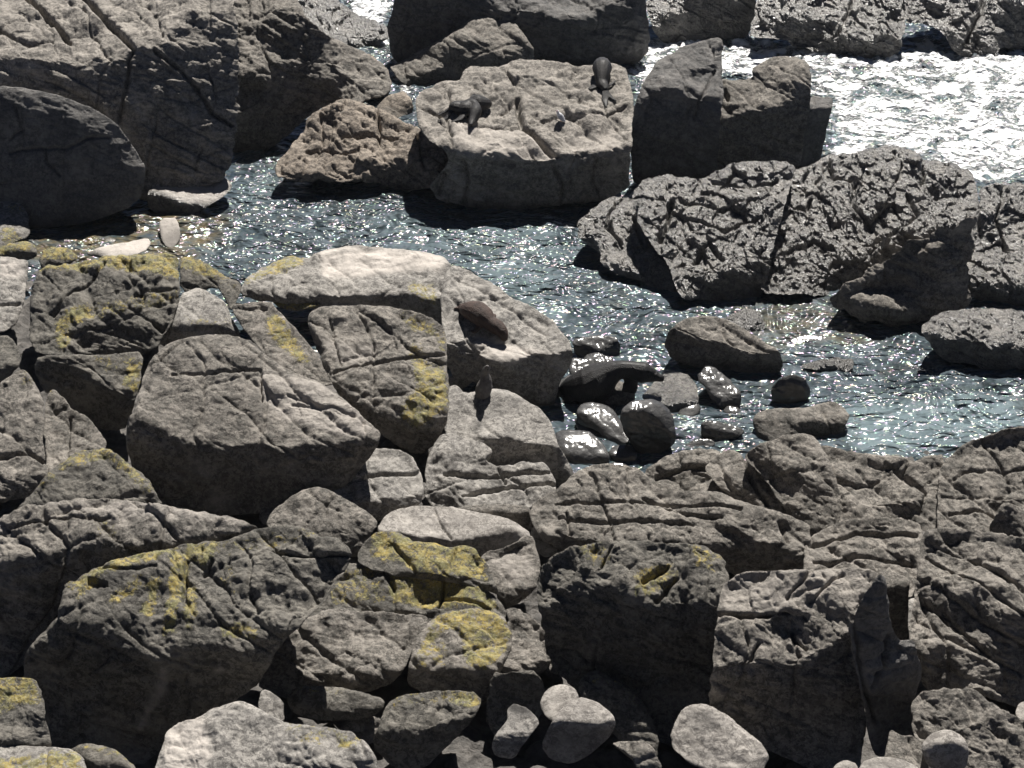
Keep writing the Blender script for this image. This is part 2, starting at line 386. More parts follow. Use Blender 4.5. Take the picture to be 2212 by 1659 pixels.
    q4 = M[:-1, :-1] & M[1:, :-1] & M[:-1, 1:] & M[1:, 1:]
    A, B, Cc, Dd = idm[:-1, :-1], idm[1:, :-1], idm[1:, 1:], idm[:-1, 1:]
    F4 = np.stack([A[q4], B[q4], Cc[q4], Dd[q4]], -1)
    tris = []
    for (x, y, z, miss) in ((A, B, Cc, Dd), (B, Cc, Dd, A), (Cc, Dd, A, B), (Dd, A, B, Cc)):
        m = (x >= 0) & (y >= 0) & (z >= 0) & (miss < 0); tris.append(np.stack([x[m], y[m], z[m]], -1))
    F3 = np.concatenate(tris)
    # boundary edges -> skirt running back and closing behind
    ed = np.concatenate([np.stack([F4[:, i], F4[:, (i + 1) % 4]], -1) for i in range(4)] + [np.stack([F3[:, i], F3[:, (i + 1) % 3]], -1) for i in range(3)])
    key = ed[:, 0] * (n + 1) + ed[:, 1]; rev = ed[:, 1] * (n + 1) + ed[:, 0]
    be = ed[~np.isin(key, rev)]
    Pm = P[M]; bi = np.unique(be); mp = -np.ones(n, int); mp[bi] = np.arange(len(bi)); nb = len(bi)
    Uf, Vf = Uv[M], Vv[M]; cu, cv = poly.mean(0)
    wid = (poly[:, 0].max() - poly[:, 0].min()) * DIST / F; hei = (poly[:, 1].max() - poly[:, 1].min()) * DIST / F
    T = th if th else min(max(.55 * min(wid, hei * 1.6), .15), 2.2)
    rings = []; Dm = np.linalg.norm(Pm - CAMPOS, axis=-1)
    rr = rays(Uf, Vf); rr = rr / np.linalg.norm(rr, axis=-1, keepdims=True)
    cen = Pm.mean(0) + rr.mean(0) * T
    for fz, fs in ((.12, .02), (.45, .12), (.8, .34)):
        base = Pm[bi] + rr[bi] * (T * fz); rings.append(base * (1 - fs) + (cen + rr.mean(0) * T * .1) * fs)
    Vs = np.concatenate([Pm] + rings + [(cen + rr.mean(0) * T * .35)[None]])
    fq = []; prev = be
    for kx in range(3):
        cur = mp[be] + n + kx * nb; fq.append(np.stack([prev[:, 1], prev[:, 0], cur[:, 0], cur[:, 1]], -1)); prev = cur
    cap = np.stack([prev[:, 1], prev[:, 0], np.full(len(be), len(Vs) - 1)], -1)
    ext = len(Vs) - n
    attrs = {kk: np.concatenate([vv[M], np.zeros(ext)]) for kk, vv in att.items()}
    o = mesh_obj(name, Vs, [np.concatenate([F4] + fq), np.concatenate([F3, cap])], MAT[mat], attrs, smooth=(mat != 'wet'))
    tag(o, label, cat, group)
    SURF[label] = (U[0, 0], V[0, 0], step, np.where(M[..., None], P, np.nan), o)
    return o
def surf(label, u, v):
    u0, v0, s, P, o = SURF[label]; i = int(round((v - v0) / s)); j = int(round((u - u0) / s))
    for rr_ in range(0, 14):
        sub = P[max(0, i - rr_):i + rr_ + 1, max(0, j - rr_):j + rr_ + 1].reshape(-1, 3); sub = sub[~np.isnan(sub[:, 0])]
        if len(sub): return sub.mean(0)
    raise ValueError("no surface " + label)
# ------------------------------------------------------------------ ROCKS (traced outlines; each gets its own place, size and thickness)
F1 = 72
# --- far left cliff
R("rock_cliff", "tall cliff rock with pale sunlit top and blue-black front in the far left corner", [(-60,-60),(505,-60),(509,20),(514,100),(516,180),(512,260),(505,330),(480,385),(400,420),(320,430),(200,455),(60,470),(-60,480)],
  [([(-80,128),(0,124),(45,122),(110,130),(135,116),(160,150),(220,112),(227,152),(233,125),(282,124),(276,98),(330,99),(365,83),(368,60),(405,50),(412,25),(450,18),(520,10),(540,500),(-80,500)],58,4)], t=21, r=20, k=.3, z0=0, mat='mid', edge=5, rough=1.3,
  cr=[([(40,-30),(75,10),(120,50),(150,85)],5,.35),([(180,-10),(210,30),(250,60),(285,100)],5,.3),([(0,60),(60,95),(110,85)],3),([(285,100),(278,170),(255,260)],4,.2),([(333,107),(390,150),(427,193),(460,247),(500,270)],4,.25)], cat="cliff rock")
R("boulder", "huge rounded boulder in deep shade at the foot of the left cliff", [(-60,190),(0,186),(60,190),(150,213),(205,235),(250,264),(285,310),(318,368),(300,440),(200,480),(60,500),(-60,500)], [], t=62, r=70, k=.8, mat='face', soft=10,
  cr=[([(20,330),(95,320),(140,322),(190,300),(235,296)],3,.12),([(95,320),(100,350),(130,380)],3,.1),([(35,230),(45,280),(20,300)],3,.1)], cat="boulder", rough=.6)
R("boulder", "shaded boulder with smooth bulging face wedged in the middle of the left cliff", [(285,115),(330,105),(385,150),(425,200),(455,245),(470,300),(450,350),(400,385),(340,385),(300,340),(262,270),(252,240),(275,190)], [], t=64, a=6, r=50, k=.7, mat='face', soft=8, cat="boulder", rough=.6, cr=[([(320,300),(380,280),(440,235)],3,.08)])
R("rock", "ragged dark rock with small sunlit ledges right of the left cliff", [(500,-60),(640,-60),(645,15),(700,75),(790,110),(830,140),(845,170),(842,205),(790,218),(700,228),(655,262),(600,312),(540,342),(500,350),(508,200)],
  [([(560,18),(625,16),(678,50),(712,95),(705,150),(640,120),(575,112),(555,80)],66),([(575,128),(700,135),(745,160),(735,210),(655,235),(600,300),(500,350),(498,262),(520,235),(575,225)],72),([(508,165),(560,170),(570,190),(520,192)],72)], t=24, r=14, rough=1.5, mat='dry', warp=9)
R("rock", "low wet glittering rock awash behind the left cliff", [(600,-60),(700,-30),(745,15),(790,38),(838,60),(835,88),(800,112),(770,108),(720,92),(660,62),(600,20)], [([(740,90),(800,70),(835,80),(800,115),(740,108)],60)], t=20, r=12, rough=1.9, mat='wet')
R("rock", "knobbly dark rock end beside the narrow foam channel", [(715,85),(764,108),(790,117),(817,127),(837,147),(847,173),(844,200),(824,210),(787,216),(757,220),(712,222),(690,190),(700,130)], [([(738,120),(765,140),(760,215),(715,220),(700,180)],66),([(770,190),(800,188),(805,215),(770,215)],64)], t=30, r=22, k=.8, rough=1.5, mat='warm', warp=8)
R("rock", "big blue-black rock block at the top centre behind the seals", [(833,60),(847,25),(864,-60),(1388,-60),(1398,33),(1404,83),(1400,117),(1360,148),(1237,160),(1150,165),(1100,190),(940,200),(890,160),(850,130)],
  [([(820,50),(864,-70),(1062,-70),(1066,20),(1090,24),(1172,22),(1170,37),(1157,57),(1187,43),(1237,50),(1283,37),(1313,20),(1338,0),(1420,-20),(1420,220),(820,220)],70,2)], t=24, r=16, k=.3, mat='face', pull=1.5)
R("rock", "sloping wedge rock with a sunlit ridge in front of the blue-black block", [(840,142),(904,110),(967,77),(1014,43),(1024,32),(1064,20),(1090,27),(1114,50),(1137,83),(1154,107),(1152,140),(1104,160),(1000,195),(920,215),(890,200),(847,158)],
  [([(962,122),(997,88),(1027,80),(1054,90),(1067,117),(1088,132),(1080,150),(1000,180),(930,220),(885,205),(880,180),(935,150)],70),([(1117,66),(1137,86),(1156,113),(1150,135),(1122,125),(1117,100)],66,20)], t=27, a=-8, r=14, rough=1.2, warp=7, pull=.6)
R("rock", "small brown rock hump at the lower end of the foam channel", [(827,215),(850,201),(875,197),(890,212),(894,235),(872,262),(842,268),(800,250)], [([(868,218),(896,215),(895,245),(872,255)],66,20)], t=26, r=18, k=.8, mat='warm')
R("rock", "brown fractured knobbly rock rising from the pool left of the seal ledge", [(595,368),(600,345),(640,300),(662,280),(657,260),(690,235),(720,221),(757,215),(790,225),(830,238),(870,262),(905,278),(935,290),(985,320),(990,400),(930,405),(900,412),(870,410),(800,392),(740,394),(690,390),(640,390),(600,380)],
  [([(750,362),(800,356),(790,382),(755,376)],66),([(840,330),(870,345),(870,370),(900,350),(930,380),(900,412),(860,412),(830,400),(790,394)],66),([(700,255),(740,250),(735,262),(705,266)],60),([(600,372),(690,382),(740,388),(700,398),(598,388)],66)], t=30, r=20, rough=1.7, mat='warm', warp=9,
  cr=[([(817,240),(818,315)],3,.2),([(900,290),(917,365)],3,.2),([(740,300),(800,290),(860,300)],3,.14),([(660,320),(740,330),(790,320)],3,.14),([(690,250),(700,300),(680,350)],3,.1)], pull=-.6)
R("rock_ledge", "broad pale flat-topped ledge rock carrying the dark seals and the gull", [(898,215),(910,193),(957,177),(990,177),(1004,153),(1020,143),(1090,143),(1110,130),(1174,127),(1237,140),(1257,145),(1304,134),(1347,142),(1357,167),(1364,197),(1368,227),(1365,300),(1358,380),(1362,400),(1304,437),(1240,440),(1150,447),(1138,465),(1070,459),(1020,447),(975,442),(940,428),(925,402),(955,372),(970,342),(950,316),(903,288)],
  [([(900,318),(970,322),(1104,334),(1190,352),(1206,330),(1224,326),(1270,336),(1310,320),(1380,318),(1380,480),(880,480)],74,0),([(1107,167),(1154,157),(1204,173),(1194,187),(1137,187)],58),([(1300,246),(1350,226),(1352,236),(1306,256)],62)], t=17, r=12, k=.3, mat='mid', rough=1.35,
  cr=[([(1000,340),(1012,395),(1000,450)],4,.16),([(1196,362),(1216,400),(1212,445)],4,.16),([(1290,340),(1280,390),(1300,440)],3,.1),([(930,330),(960,380),(950,420)],4,.14),([(1120,213),(1127,273),(1144,287),(1170,313),(1206,340)],5,.3),([(1144,267),(1230,257),(1304,247),(1354,227)],3,.12),([(970,200),(975,235),(1000,250)],3),([(1085,240),(1115,215)],3),([(1005,278),(1040,272),(1127,273)],3,.12),([(1250,150),(1235,168)],3,.12),([(905,230),(960,255),(975,300)],3,.14)], z0=0, pale=[([(975,265),(1120,280),(1200,330),(1190,352),(980,330)],.5),([(1215,285),(1350,280),(1340,330),(1220,325)],.35)])  # pale masks lighten the sunlit ledge top
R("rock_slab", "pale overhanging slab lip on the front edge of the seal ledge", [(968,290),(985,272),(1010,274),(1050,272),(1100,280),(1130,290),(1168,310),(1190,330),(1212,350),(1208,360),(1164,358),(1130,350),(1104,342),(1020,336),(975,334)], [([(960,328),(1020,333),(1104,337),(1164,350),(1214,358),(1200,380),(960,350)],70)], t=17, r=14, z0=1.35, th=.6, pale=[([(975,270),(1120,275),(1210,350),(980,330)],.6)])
R("rock_stack", "tall block-shaped rock stack right of the seal ledge", [(1366,392),(1362,300),(1370,230),(1385,190),(1397,165),(1420,132),(1455,112),(1485,96),(1545,80),(1562,86),(1561,160),(1562,200),(1556,260),(1552,330),(1545,385),(1450,400),(1380,400)],
  [([(1350,300),(1375,240),(1396,196),(1440,184),(1475,192),(1500,215),(1530,208),(1536,250),(1545,285),(1560,340),(1540,420),(1350,420)],73,0),([(1546,108),(1566,84),(1566,200),(1558,212),(1550,150)],70,55),([(1478,146),(1545,140),(1540,152),(1508,166),(1500,162)],64)], t=24, a=-4, r=12, k=.3, mat='face', cr=[([(1545,150),(1515,205),(1500,260)],3,.14)])
R("rock_stack", "twin-pronged rock stack with saddle top and a dark front", [(1548,172),(1602,172),(1628,167),(1625,150),(1640,135),(1662,127),(1708,120),(1750,133),(1752,170),(1748,240),(1738,300),(1728,370),(1650,385),(1545,395),(1535,320),(1540,280),(1552,230)],
  [([(1520,300),(1545,282),(1555,270),(1588,247),(1618,243),(1648,237),(1675,232),(1705,213),(1728,173),(1752,138),(1775,200),(1740,400),(1510,410)],72,5),([(1625,150),(1642,160),(1648,200),(1640,207),(1630,182)],68,-30)], t=28, a=0, r=12, k=.3, mat='dry', rough=1.3, cr=[([(1562,200),(1572,215)],4,.2)])
R("rock_pinnacle", "narrow leaning rock pinnacle at the foam's edge with a small pale top", [(1745,207),(1800,209),(1798,235),(1786,280),(1776,330),(1768,360),(1735,380),(1708,370),(1718,300),(1742,240)], [([(1735,230),(1750,230),(1775,238),(1802,224),(1780,390),(1690,390)],72,18)], t=20, r=8, k=.3, mat='face', rough=.7)
# --- top right dark wet rocks
R("rock", "dark wet rock with a shaded flank at the top, left of the glittering one", [(1395,-60),(1645,-60),(1632,15),(1622,60),(1612,84),(1560,84),(1500,88),(1440,100),(1408,62),(1398,20)], [([(1400,60),(1430,30),(1480,20),(1500,-20),(1640,-30),(1625,90),(1500,95),(1440,110)],66)], t=28, r=14, rough=1.4, mat='wet', warp=9)
R("rock", "large glittering wet rock with dark undercut belly at the top of the foam", [(1618,75),(1632,15),(1640,-60),(1972,-60),(1960,33),(1952,67),(1942,112),(1922,123),(1875,130),(1825,125),(1758,108),(1715,99),(1688,84),(1642,82)],
  [([(1650,45),(1708,37),(1775,43),(1775,70),(1742,97),(1702,88),(1670,74)],68),([(1748,104),(1795,78),(1892,80),(1945,88),(1935,130),(1860,140),(1775,118)],70)], t=32, r=16, rough=1.9, mat='wet', warp=10, cr=[([(1850,-20),(1830,40),(1800,80)],4,.2)])
R("rock", "dark ragged wet rock in the upper right corner", [(1952,-60),(2290,-60),(2290,104),(2190,106),(2165,99),(2142,129),(2108,135),(2075,121),(2058,111),(2042,75),(2022,59),(1985,52),(1955,47)],
  [([(2155,10),(2212,16),(2290,20),(2290,120),(2175,108),(2155,76)],68),([(2060,60),(2120,70),(2150,110),(2110,140),(2070,120)],60),([(1960,10),(2030,0),(2050,40),(1990,50)],58)], t=38, r=14, rough=1.9, mat='wet', warp=10, cr=[([(2130,-30),(2115,30),(2090,90)],5,.3)])
# --- right middle rocks
R("rock", "large coarse glittering rock with stepped top beside the white surf", [(1640,632),(1645,600),(1652,540),(1662,480),(1690,410),(1706,372),(1760,350),(1790,335),(1850,331),(1880,320),(1920,314),(1950,312),(1980,330),(1995,345),(2050,350),(2095,366),(2108,400),(2116,440),(2115,475),(2060,530),(2000,545),(1960,560),(1930,585),(1890,620),(1830,645),(1790,640),(1740,638),(1700,634)],
  [([(1785,600),(1850,560),(1900,520),(1960,500),(2020,500),(2080,480),(2120,470),(2110,560),(1950,600),(1830,670),(1780,650)],66),([(1840,438),(1862,448),(1880,472),(1860,480),(1845,462)],66),([(1955,365),(1985,352),(1992,388),(1970,388)],64)], t=33, r=24, rough=2.0, mat='wet', warp=10,
  cr=[([(1990,330),(1998,385),(1990,400)],4,.2),([(1720,440),(1745,455),(1752,430)],4,.2),([(1790,340),(1800,380),(1850,400),(1840,440),(1880,490)],4,.18),([(1960,420),(1985,460),(1930,500),(1870,520)],4,.2),([(1700,550),(1760,520),(1800,540)],4,.15)])
R("rock", "shaded lower block with one sunlit shelf under the big glittering rock", [(1790,645),(1815,622),(1840,600),(1866,598),(1880,570),(1915,566),(1945,540),(1965,512),(2000,520),(2030,492),(2060,498),(2085,470),(2114,462),(2100,500),(2104,530),(2088,560),(2096,590),(2090,620),(2100,652),(2080,675),(2040,680),(2000,694),(1960,700),(1935,710),(1895,694),(1865,696),(1835,676),(1810,668)],
  [([(1780,640),(1840,590),(1880,560),(1950,530),(2010,500),(2120,450),(2110,720),(1860,720)],68,3),([(1838,643),(1875,622),(1915,624),(1955,608),(1962,660),(1920,666),(1868,655)],8),([(1960,545),(2000,528),(2040,512),(2030,532),(1985,548)],12),([(2040,560),(2080,540),(2088,640),(2050,690),(2035,620)],60,35),([(1880,600),(1930,575),(1960,580),(1900,610)],50)], t=66, r=10, k=.4, mat='dry', rough=1.5, soft=3, edge=3.5, warp=7, pull=-.3)
R("rock", "coarse glittering rock with parallel bedding, split from its neighbour by a dark cleft", [(1365,420),(1395,382),(1440,376),(1475,386),(1525,385),(1560,362),(1600,350),(1695,349),(1717,358),(1714,390),(1700,430),(1684,480),(1668,530),(1660,600),(1640,650),(1500,650),(1465,640),(1440,560),(1400,520),(1370,460)],
  [([(1470,655),(1500,632),(1552,606),(1595,573),(1640,550),(1668,480),(1690,450),(1680,660)],70),([(1432,430),(1458,420),(1448,470),(1428,516),(1418,510)],66)], t=31, a=-6, r=16, rough=1.7, mat='wet', warp=9, cr=[([(1470,430),(1560,455),(1630,440)],3,.14),([(1480,470),(1560,495),(1640,475)],3,.14),([(1454,430),(1440,480),(1427,515)],4,.25),([(1540,395),(1600,400),(1680,385)],3,.1),([(1560,560),(1530,520),(1500,560)],4,.2)])
R("rock", "rounded knobbly glittering rock at the pool's right bank", [(1245,512),(1250,482),(1290,437),(1350,420),(1378,440),(1420,480),(1460,530),(1485,590),(1495,640),(1440,638),(1395,613),(1330,592),(1300,572),(1292,538),(1262,528)], [([(1250,525),(1268,492),(1312,502),(1300,538),(1262,535)],68),([(1330,582),(1395,600),(1440,625),(1495,630),(1495,655),(1320,610)],62)], t=33, a=-10, r=26, k=.7, rough=1.8, mat='wet', warp=9, cr=[([(1370,470),(1390,530),(1440,560)],4,.18),([(1330,430),(1310,480),(1340,520)],3,.14)])
R("rock", "coarse rock cut by the right edge below the surf", [(2078,600),(2088,545),(2100,480),(2116,440),(2112,408),(2150,397),(2212,393),(2290,392),(2290,670),(2160,655),(2100,650)], [([(2075,610),(2110,614),(2212,624),(2300,630),(2300,690),(2070,680)],72),([(2140,440),(2170,430),(2180,500),(2150,540),(2120,500)],56)], t=35, r=16, rough=1.8, mat='wet', warp=9, cr=[([(2170,400),(2150,480),(2180,560)],4,.18)])
R("rock", "low banded rock with ragged shaded front near the right edge", [(1986,718),(1995,697),(2035,675),(2092,665),(2158,664),(2290,690),(2290,810),(2200,802),(2142,805),(2092,783),(2042,785),(2020,762),(2003,730)],
  [([(1990,722),(2030,714),(2052,736),(2062,718),(2108,738),(2150,750),(2185,742),(2290,770),(2290,830),(1980,830)],72)], t=24, r=16, rough=1.5, mat='wet', warp=8)
R("rock", "small dark rock tip on the right edge among the near slabs", [(2135,1140),(2150,1110),(2170,1085),(2195,1090),(2215,1105),(2290,1105),(2290,1170),(2150,1175)], [([(2140,1110),(2180,1088),(2200,1160),(2140,1180)],68)], t=30, r=10)
# --- boulders in the water
R("boulder", "long wedge boulder with pale sloping top alone in the glittering water", [(1434,742),(1445,715),(1475,690),(1510,682),(1560,683),(1610,710),(1650,738),(1682,756),(1692,790),(1686,806),(1620,814),(1560,804),(1500,793),(1450,777)], [([(1420,712),(1475,708),(1508,726),(1548,738),(1602,755),(1620,763),(1700,754),(1700,830),(1420,830)],72)], t=30, a=12, r=14, cat="boulder", mat='dry', rough=1.0)
R("boulder", "small dome-shaped black boulder standing in bright glitter", [(1668,868),(1665,838),(1688,815),(1715,807),(1738,817),(1753,842),(1748,864),(1708,874),(1682,872)], [], t=66, r=26, k=.9, mat='wetdark', cat="boulder", rough=.6)
R("boulder", "lumpy upright boulder between the flat wet slab and the black dome boulder", [(1505,815),(1518,793),(1538,790),(1562,810),(1585,826),(1602,853),(1598,880),(1578,890),(1542,872),(1522,838)], [([(1570,850),(1602,855),(1598,892),(1560,885)],64),([(1510,820),(1530,835),(1550,870),(1535,872)],62)], t=38, r=18, k=.7, mat='wetdark', cat="boulder", rough=1.2)
R("rock", "low flat rock barely above the glitter, right of the long wedge boulder", [(1722,792),(1762,780),(1795,773),(1842,776),(1846,790),(1822,807),(1775,803)], [([(1760,795),(1800,790),(1825,795),(1820,810),(1770,806)],66)], t=20, r=10, mat='wet', rough=1.0)
R("rock", "two-lobed flat grey rock in the water by the near shore", [(1625,915),(1630,893),(1662,883),(1748,880),(1775,870),(1802,865),(1825,880),(1836,900),(1824,920),(1827,936),(1795,956),(1722,950),(1675,958),(1648,960),(1633,938)], [([(1712,917),(1760,912),(1796,917),(1822,902),(1835,935),(1795,960),(1745,955),(1725,932)],66),([(1622,900),(1642,903),(1662,946),(1648,960),(1625,935)],66,-20)], t=24, r=16, mat='dry', rough=1.0)
R("rock", "small pointed black rock left of the two-lobed flat rock", [(1512,945),(1517,906),(1558,910),(1612,930),(1592,947),(1552,957)], [([(1512,900),(1530,925),(1600,935),(1590,960),(1510,960)],66)], t=35, r=10, mat='wetdark')
R("rock", "low black rock sliver just above the near shore rocks", [(1478,962),(1500,948),(1535,947),(1548,958),(1530,972),(1485,975)], [], t=45, r=10, mat='wetdark')
R("rock", "tiny round black stone beside the low black sliver", [(1555,962),(1562,947),(1582,943),(1597,952),(1595,970),(1570,976)], [], t=50, r=12, k=.8, mat='wetdark')
R("rock", "pale half-drowned rock behind the long wedge boulder", [(1560,690),(1600,668),(1635,667),(1657,700),(1645,722),(1600,718)], [([(1630,690),(1660,700),(1645,725),(1615,712)],55)], t=30, r=16, k=.8, mat='wet', rough=1.2)
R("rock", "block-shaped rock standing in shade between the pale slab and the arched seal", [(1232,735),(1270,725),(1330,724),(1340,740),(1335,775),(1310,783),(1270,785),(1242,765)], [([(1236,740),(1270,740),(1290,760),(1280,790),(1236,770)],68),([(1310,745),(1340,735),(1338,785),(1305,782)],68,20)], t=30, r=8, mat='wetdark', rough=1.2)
R("rock", "flat pale wet slab with a mirror-bright rim beneath the arched seal's nose", [(1383,858),(1405,835),(1425,808),(1480,803),(1506,830),(1510,872),(1486,892),(1440,894),(1400,870)], [([(1385,862),(1430,874),(1480,868),(1510,850),(1510,900),(1400,900)],60)], t=14, r=16, mat='wet', rough=.5)
R("boulder", "round black boulder with a pale rim on top at the waterline", [(1337,900),(1348,878),(1370,864),(1404,861),(1430,870),(1450,890),(1457,920),(1463,950),(1446,970),(1410,987),(1380,983),(1360,956),(1345,925)], [([(1330,892),(1362,886),(1392,884),(1425,905),(1450,935),(1470,960),(1440,990),(1370,990),(1330,940)],72)], t=25, r=22, k=.7, mat='wetdark', cat="boulder", rough=.8)
R("boulder", "glistening egg-shaped boulder left of the round black one", [(1244,888),(1257,870),(1287,868),(1320,880),(1340,906),(1357,936),(1362,955),(1340,964),(1317,960),(1287,928),(1250,918)], [([(1240,892),(1265,895),(1290,912),(1320,948),(1350,958),(1340,970),(1300,965),(1240,930)],70,-12)], t=24, a=-10, r=20, k=.7, mat='wetdark', cat="boulder", rough=.6)
R("rock", "small pale wet stone tucked by the shaded slab's right foot", [(1182,903),(1204,883),(1230,880),(1246,893),(1242,922),(1214,930),(1192,926)], [([(1190,915),(1240,912),(1240,932),(1190,930)],60)], t=20, r=14, mat='wet', rough=.5)
R("boulder", "glistening mottled boulder touching the rounded slab with the grey seal pup", [(1195,936),(1220,928),(1270,930),(1297,950),(1316,978),(1318,1005),(1270,1010),(1237,1005),(1208,980)], [([(1215,975),(1260,985),(1318,990),(1315,1012),(1225,1008)],62)], t=28, r=20, k=.7, mat='wetdark', cat="boulder", rough=.6)
R("rock", "small oval stone with a bright wet top right of the mottled boulder", [(1313,978),(1330,961),(1357,959),(1376,973),(1376,997),(1354,1003),(1324,996)], [([(1312,985),(1340,985),(1376,980),(1370,1005),(1320,1000)],64)], t=22, r=16, k=.8, mat='wetdark', rough=.5)
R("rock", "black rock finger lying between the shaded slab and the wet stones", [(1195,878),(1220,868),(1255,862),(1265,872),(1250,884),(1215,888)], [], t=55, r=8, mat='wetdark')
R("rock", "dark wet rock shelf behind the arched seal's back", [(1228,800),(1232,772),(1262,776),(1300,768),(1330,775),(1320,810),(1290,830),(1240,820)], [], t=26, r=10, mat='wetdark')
R("rock", "tan rock seen through the loop of the arched seal", [(1295,850),(1300,825),(1325,818),(1350,828),(1372,850),(1365,880),(1320,885)], [([(1330,850),(1370,852),(1360,890),(1320,885)],60)], t=26, r=12, mat='dry')
# --- centre slabs
R("rock_slab", "pale layered slab sloping to the pool with a big brown seal on it", [(950,650),(958,600),(975,573),(1000,580),(1040,600),(1080,620),(1102,642),(1150,662),(1190,688),(1212,713),(1232,737),(1237,762),(1233,792),(1208,825),(1198,875),(1170,885),(1100,855),(1060,835),(965,815)],
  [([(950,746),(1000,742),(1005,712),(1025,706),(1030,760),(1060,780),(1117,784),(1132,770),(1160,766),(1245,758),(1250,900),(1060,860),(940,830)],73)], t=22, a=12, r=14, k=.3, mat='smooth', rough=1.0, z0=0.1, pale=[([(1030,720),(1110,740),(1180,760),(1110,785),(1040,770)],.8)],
  stain=[([(1035,620),(1060,615),(1062,630),(1040,632)],.8)], cr=[([(1030,650),(1100,640),(1160,665)],3,.06),([(975,600),(1060,640),(1180,720)],3,.05)])
R("rock", "slanting pale sliver of rock in the gap left of the seal pup", [(962,822),(985,805),(1022,790),(1040,793),(1040,805),(1015,830),(990,850),(964,852)], [([(962,828),(1038,806),(1020,850),(964,856)],68)], t=20, r=8, mat='smooth', rough=.7)
R("boulder", "broad smooth dome boulder on which the grey seal pup sits", [(955,925),(958,870),(985,845),(1000,846),(1015,850),(1040,838),(1065,840),(1105,845),(1140,868),(1170,885),(1190,910),(1202,950),(1214,975),(1236,1010),(1238,1035),(1205,1052),(1180,1032),(1130,1020),(1060,1012),(1000,990)],
  [([(1030,940),(1104,943),(1154,960),(1204,962),(1216,990),(1224,1050),(1180,1060),(1060,1030),(1030,1000)],72)], t=20, a=4, r=26, k=.5, mat='smooth', cat="boulder", rough=.55, z0=.1, stain=[([(1018,912),(1040,908),(1045,920),(1025,924)],.7)])
R("rock", "small rounded rock peeking out left of the smooth dome boulder", [(940,900),(955,860),(968,835),(985,830),(1000,845),(1012,860),(990,890),(960,925)], [], t=24, r=16, k=.6, mat='smooth', rough=.5, z0=.1)
R("rock", "crumbly pale layered rock below the smooth dome boulder", [(915,1075),(920,1000),(935,960),(952,936),(985,936),(1010,948),(1045,953),(1066,975),(1048,998),(1078,1008),(1130,998),(1180,1000),(1202,1040),(1200,1075),(1150,1100),(1050,1115),(950,1112)],
  [([(1040,985),(1064,978),(1050,1005),(1030,1010)],66),([(930,1060),(960,1020),(1000,1080),(960,1115),(920,1110)],58)], t=30, r=14, mat='smooth', rough=1.4, z0=.2, warp=8, cr=[([(960,1020),(1060,1030),(1190,1020)],3,.16),([(1000,1070),(1100,1050),(1200,1048)],3,.16),([(1075,1010),(1090,1040)],3,.12)])
# --- left middle: lichen-topped massif
R("boulder", "rounded pale boulder on the left edge above the lichen crest", [(-60,415),(0,420),(30,430),(53,447),(64,473),(62,512),(20,530),(-60,555)], [], t=30, r=22, k=.6, mat='smooth', cat="boulder", rough=1.0, lich=[([(0,500),(30,490),(50,520),(10,540)],.8),([(20,440),(50,450),(50,465),(20,460)],.5)])
R("rock", "small lichen-yellow rock on the left edge of the crest", [(-60,560),(-20,540),(10,525),(60,520),(82,533),(78,560),(0,570)], [([(0,545),(60,540),(80,560),(0,575)],62)], t=28, r=14, mat='dark', lich=[[(-20,535),(60,515),(85,535),(30,545),(0,560)]], z0=.5)
R("rock", "small lichen-yellow hump next to the crest's left end", [(84,560),(92,540),(112,533),(150,536),(172,556),(140,580),(90,582)], [([(95,565),(170,556),(140,590),(90,588)],60)], t=28, r=14, mat='dark', lich=[[(85,530),(170,530),(175,562),(90,560)]], z0=.5)
R("rock_slab", "thin white slab lying in the shallows at the pool's left end", [(178,548),(225,531),(280,522),(318,513),(328,524),(310,548),(240,562)], [([(180,552),(215,538),(222,560),(185,565)],62)], t=10, r=8, mat='pebble', rough=.5, pale=[[(170,520),(330,510),(320,550),(240,550)]], z0=.3)
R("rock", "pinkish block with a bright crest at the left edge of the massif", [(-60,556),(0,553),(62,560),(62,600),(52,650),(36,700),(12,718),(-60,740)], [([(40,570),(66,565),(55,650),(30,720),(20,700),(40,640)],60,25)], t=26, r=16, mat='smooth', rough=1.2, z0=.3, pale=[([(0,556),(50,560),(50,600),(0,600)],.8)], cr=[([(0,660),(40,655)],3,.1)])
R("rock", "low cracked block under the pinkish one on the left edge", [(-60,735),(0,725),(20,722),(45,760),(42,792),(10,822),(-60,850)], [([(-20,790),(40,780),(20,825),(-40,850)],62)], t=30, r=14, mat='dark', rough=1.2, z0=.2)
R("rock", "lichen-streaked bedrock block forming the massif's upper left", [(62,700),(66,640),(78,600),(85,577),(165,570),(230,553),(300,549),(385,545),(390,610),(385,655),(372,700),(330,760),(260,775),(185,775),(110,770),(70,760)],
  [([(160,700),(200,690),(250,672),(305,665),(330,700),(325,752),(270,760),(200,765),(165,745)],50),([(180,756),(260,752),(330,750),(320,785),(160,785)],70),([(235,612),(270,604),(295,618),(250,622)],58)], t=30, r=16, mat='dark', rough=1.5, z0=.4, warp=8,
  lich=[[(85,572),(230,548),(390,540),(392,605),(330,600),(290,590),(240,585),(160,585),(85,592)],[(120,690),(160,670),(190,668),(200,690),(150,705),(150,750),(128,760),(118,720)],([(170,660),(280,645),(380,620),(385,650),(300,670),(200,690)],.5)],
  cr=[([(227,573),(193,613),(150,645),(117,680)],3,.16),([(333,700),(350,715),(360,700)],4,.2),([(385,548),(388,620),(378,690)],4,.2),([(290,640),(330,632),(380,625)],3,.12)])
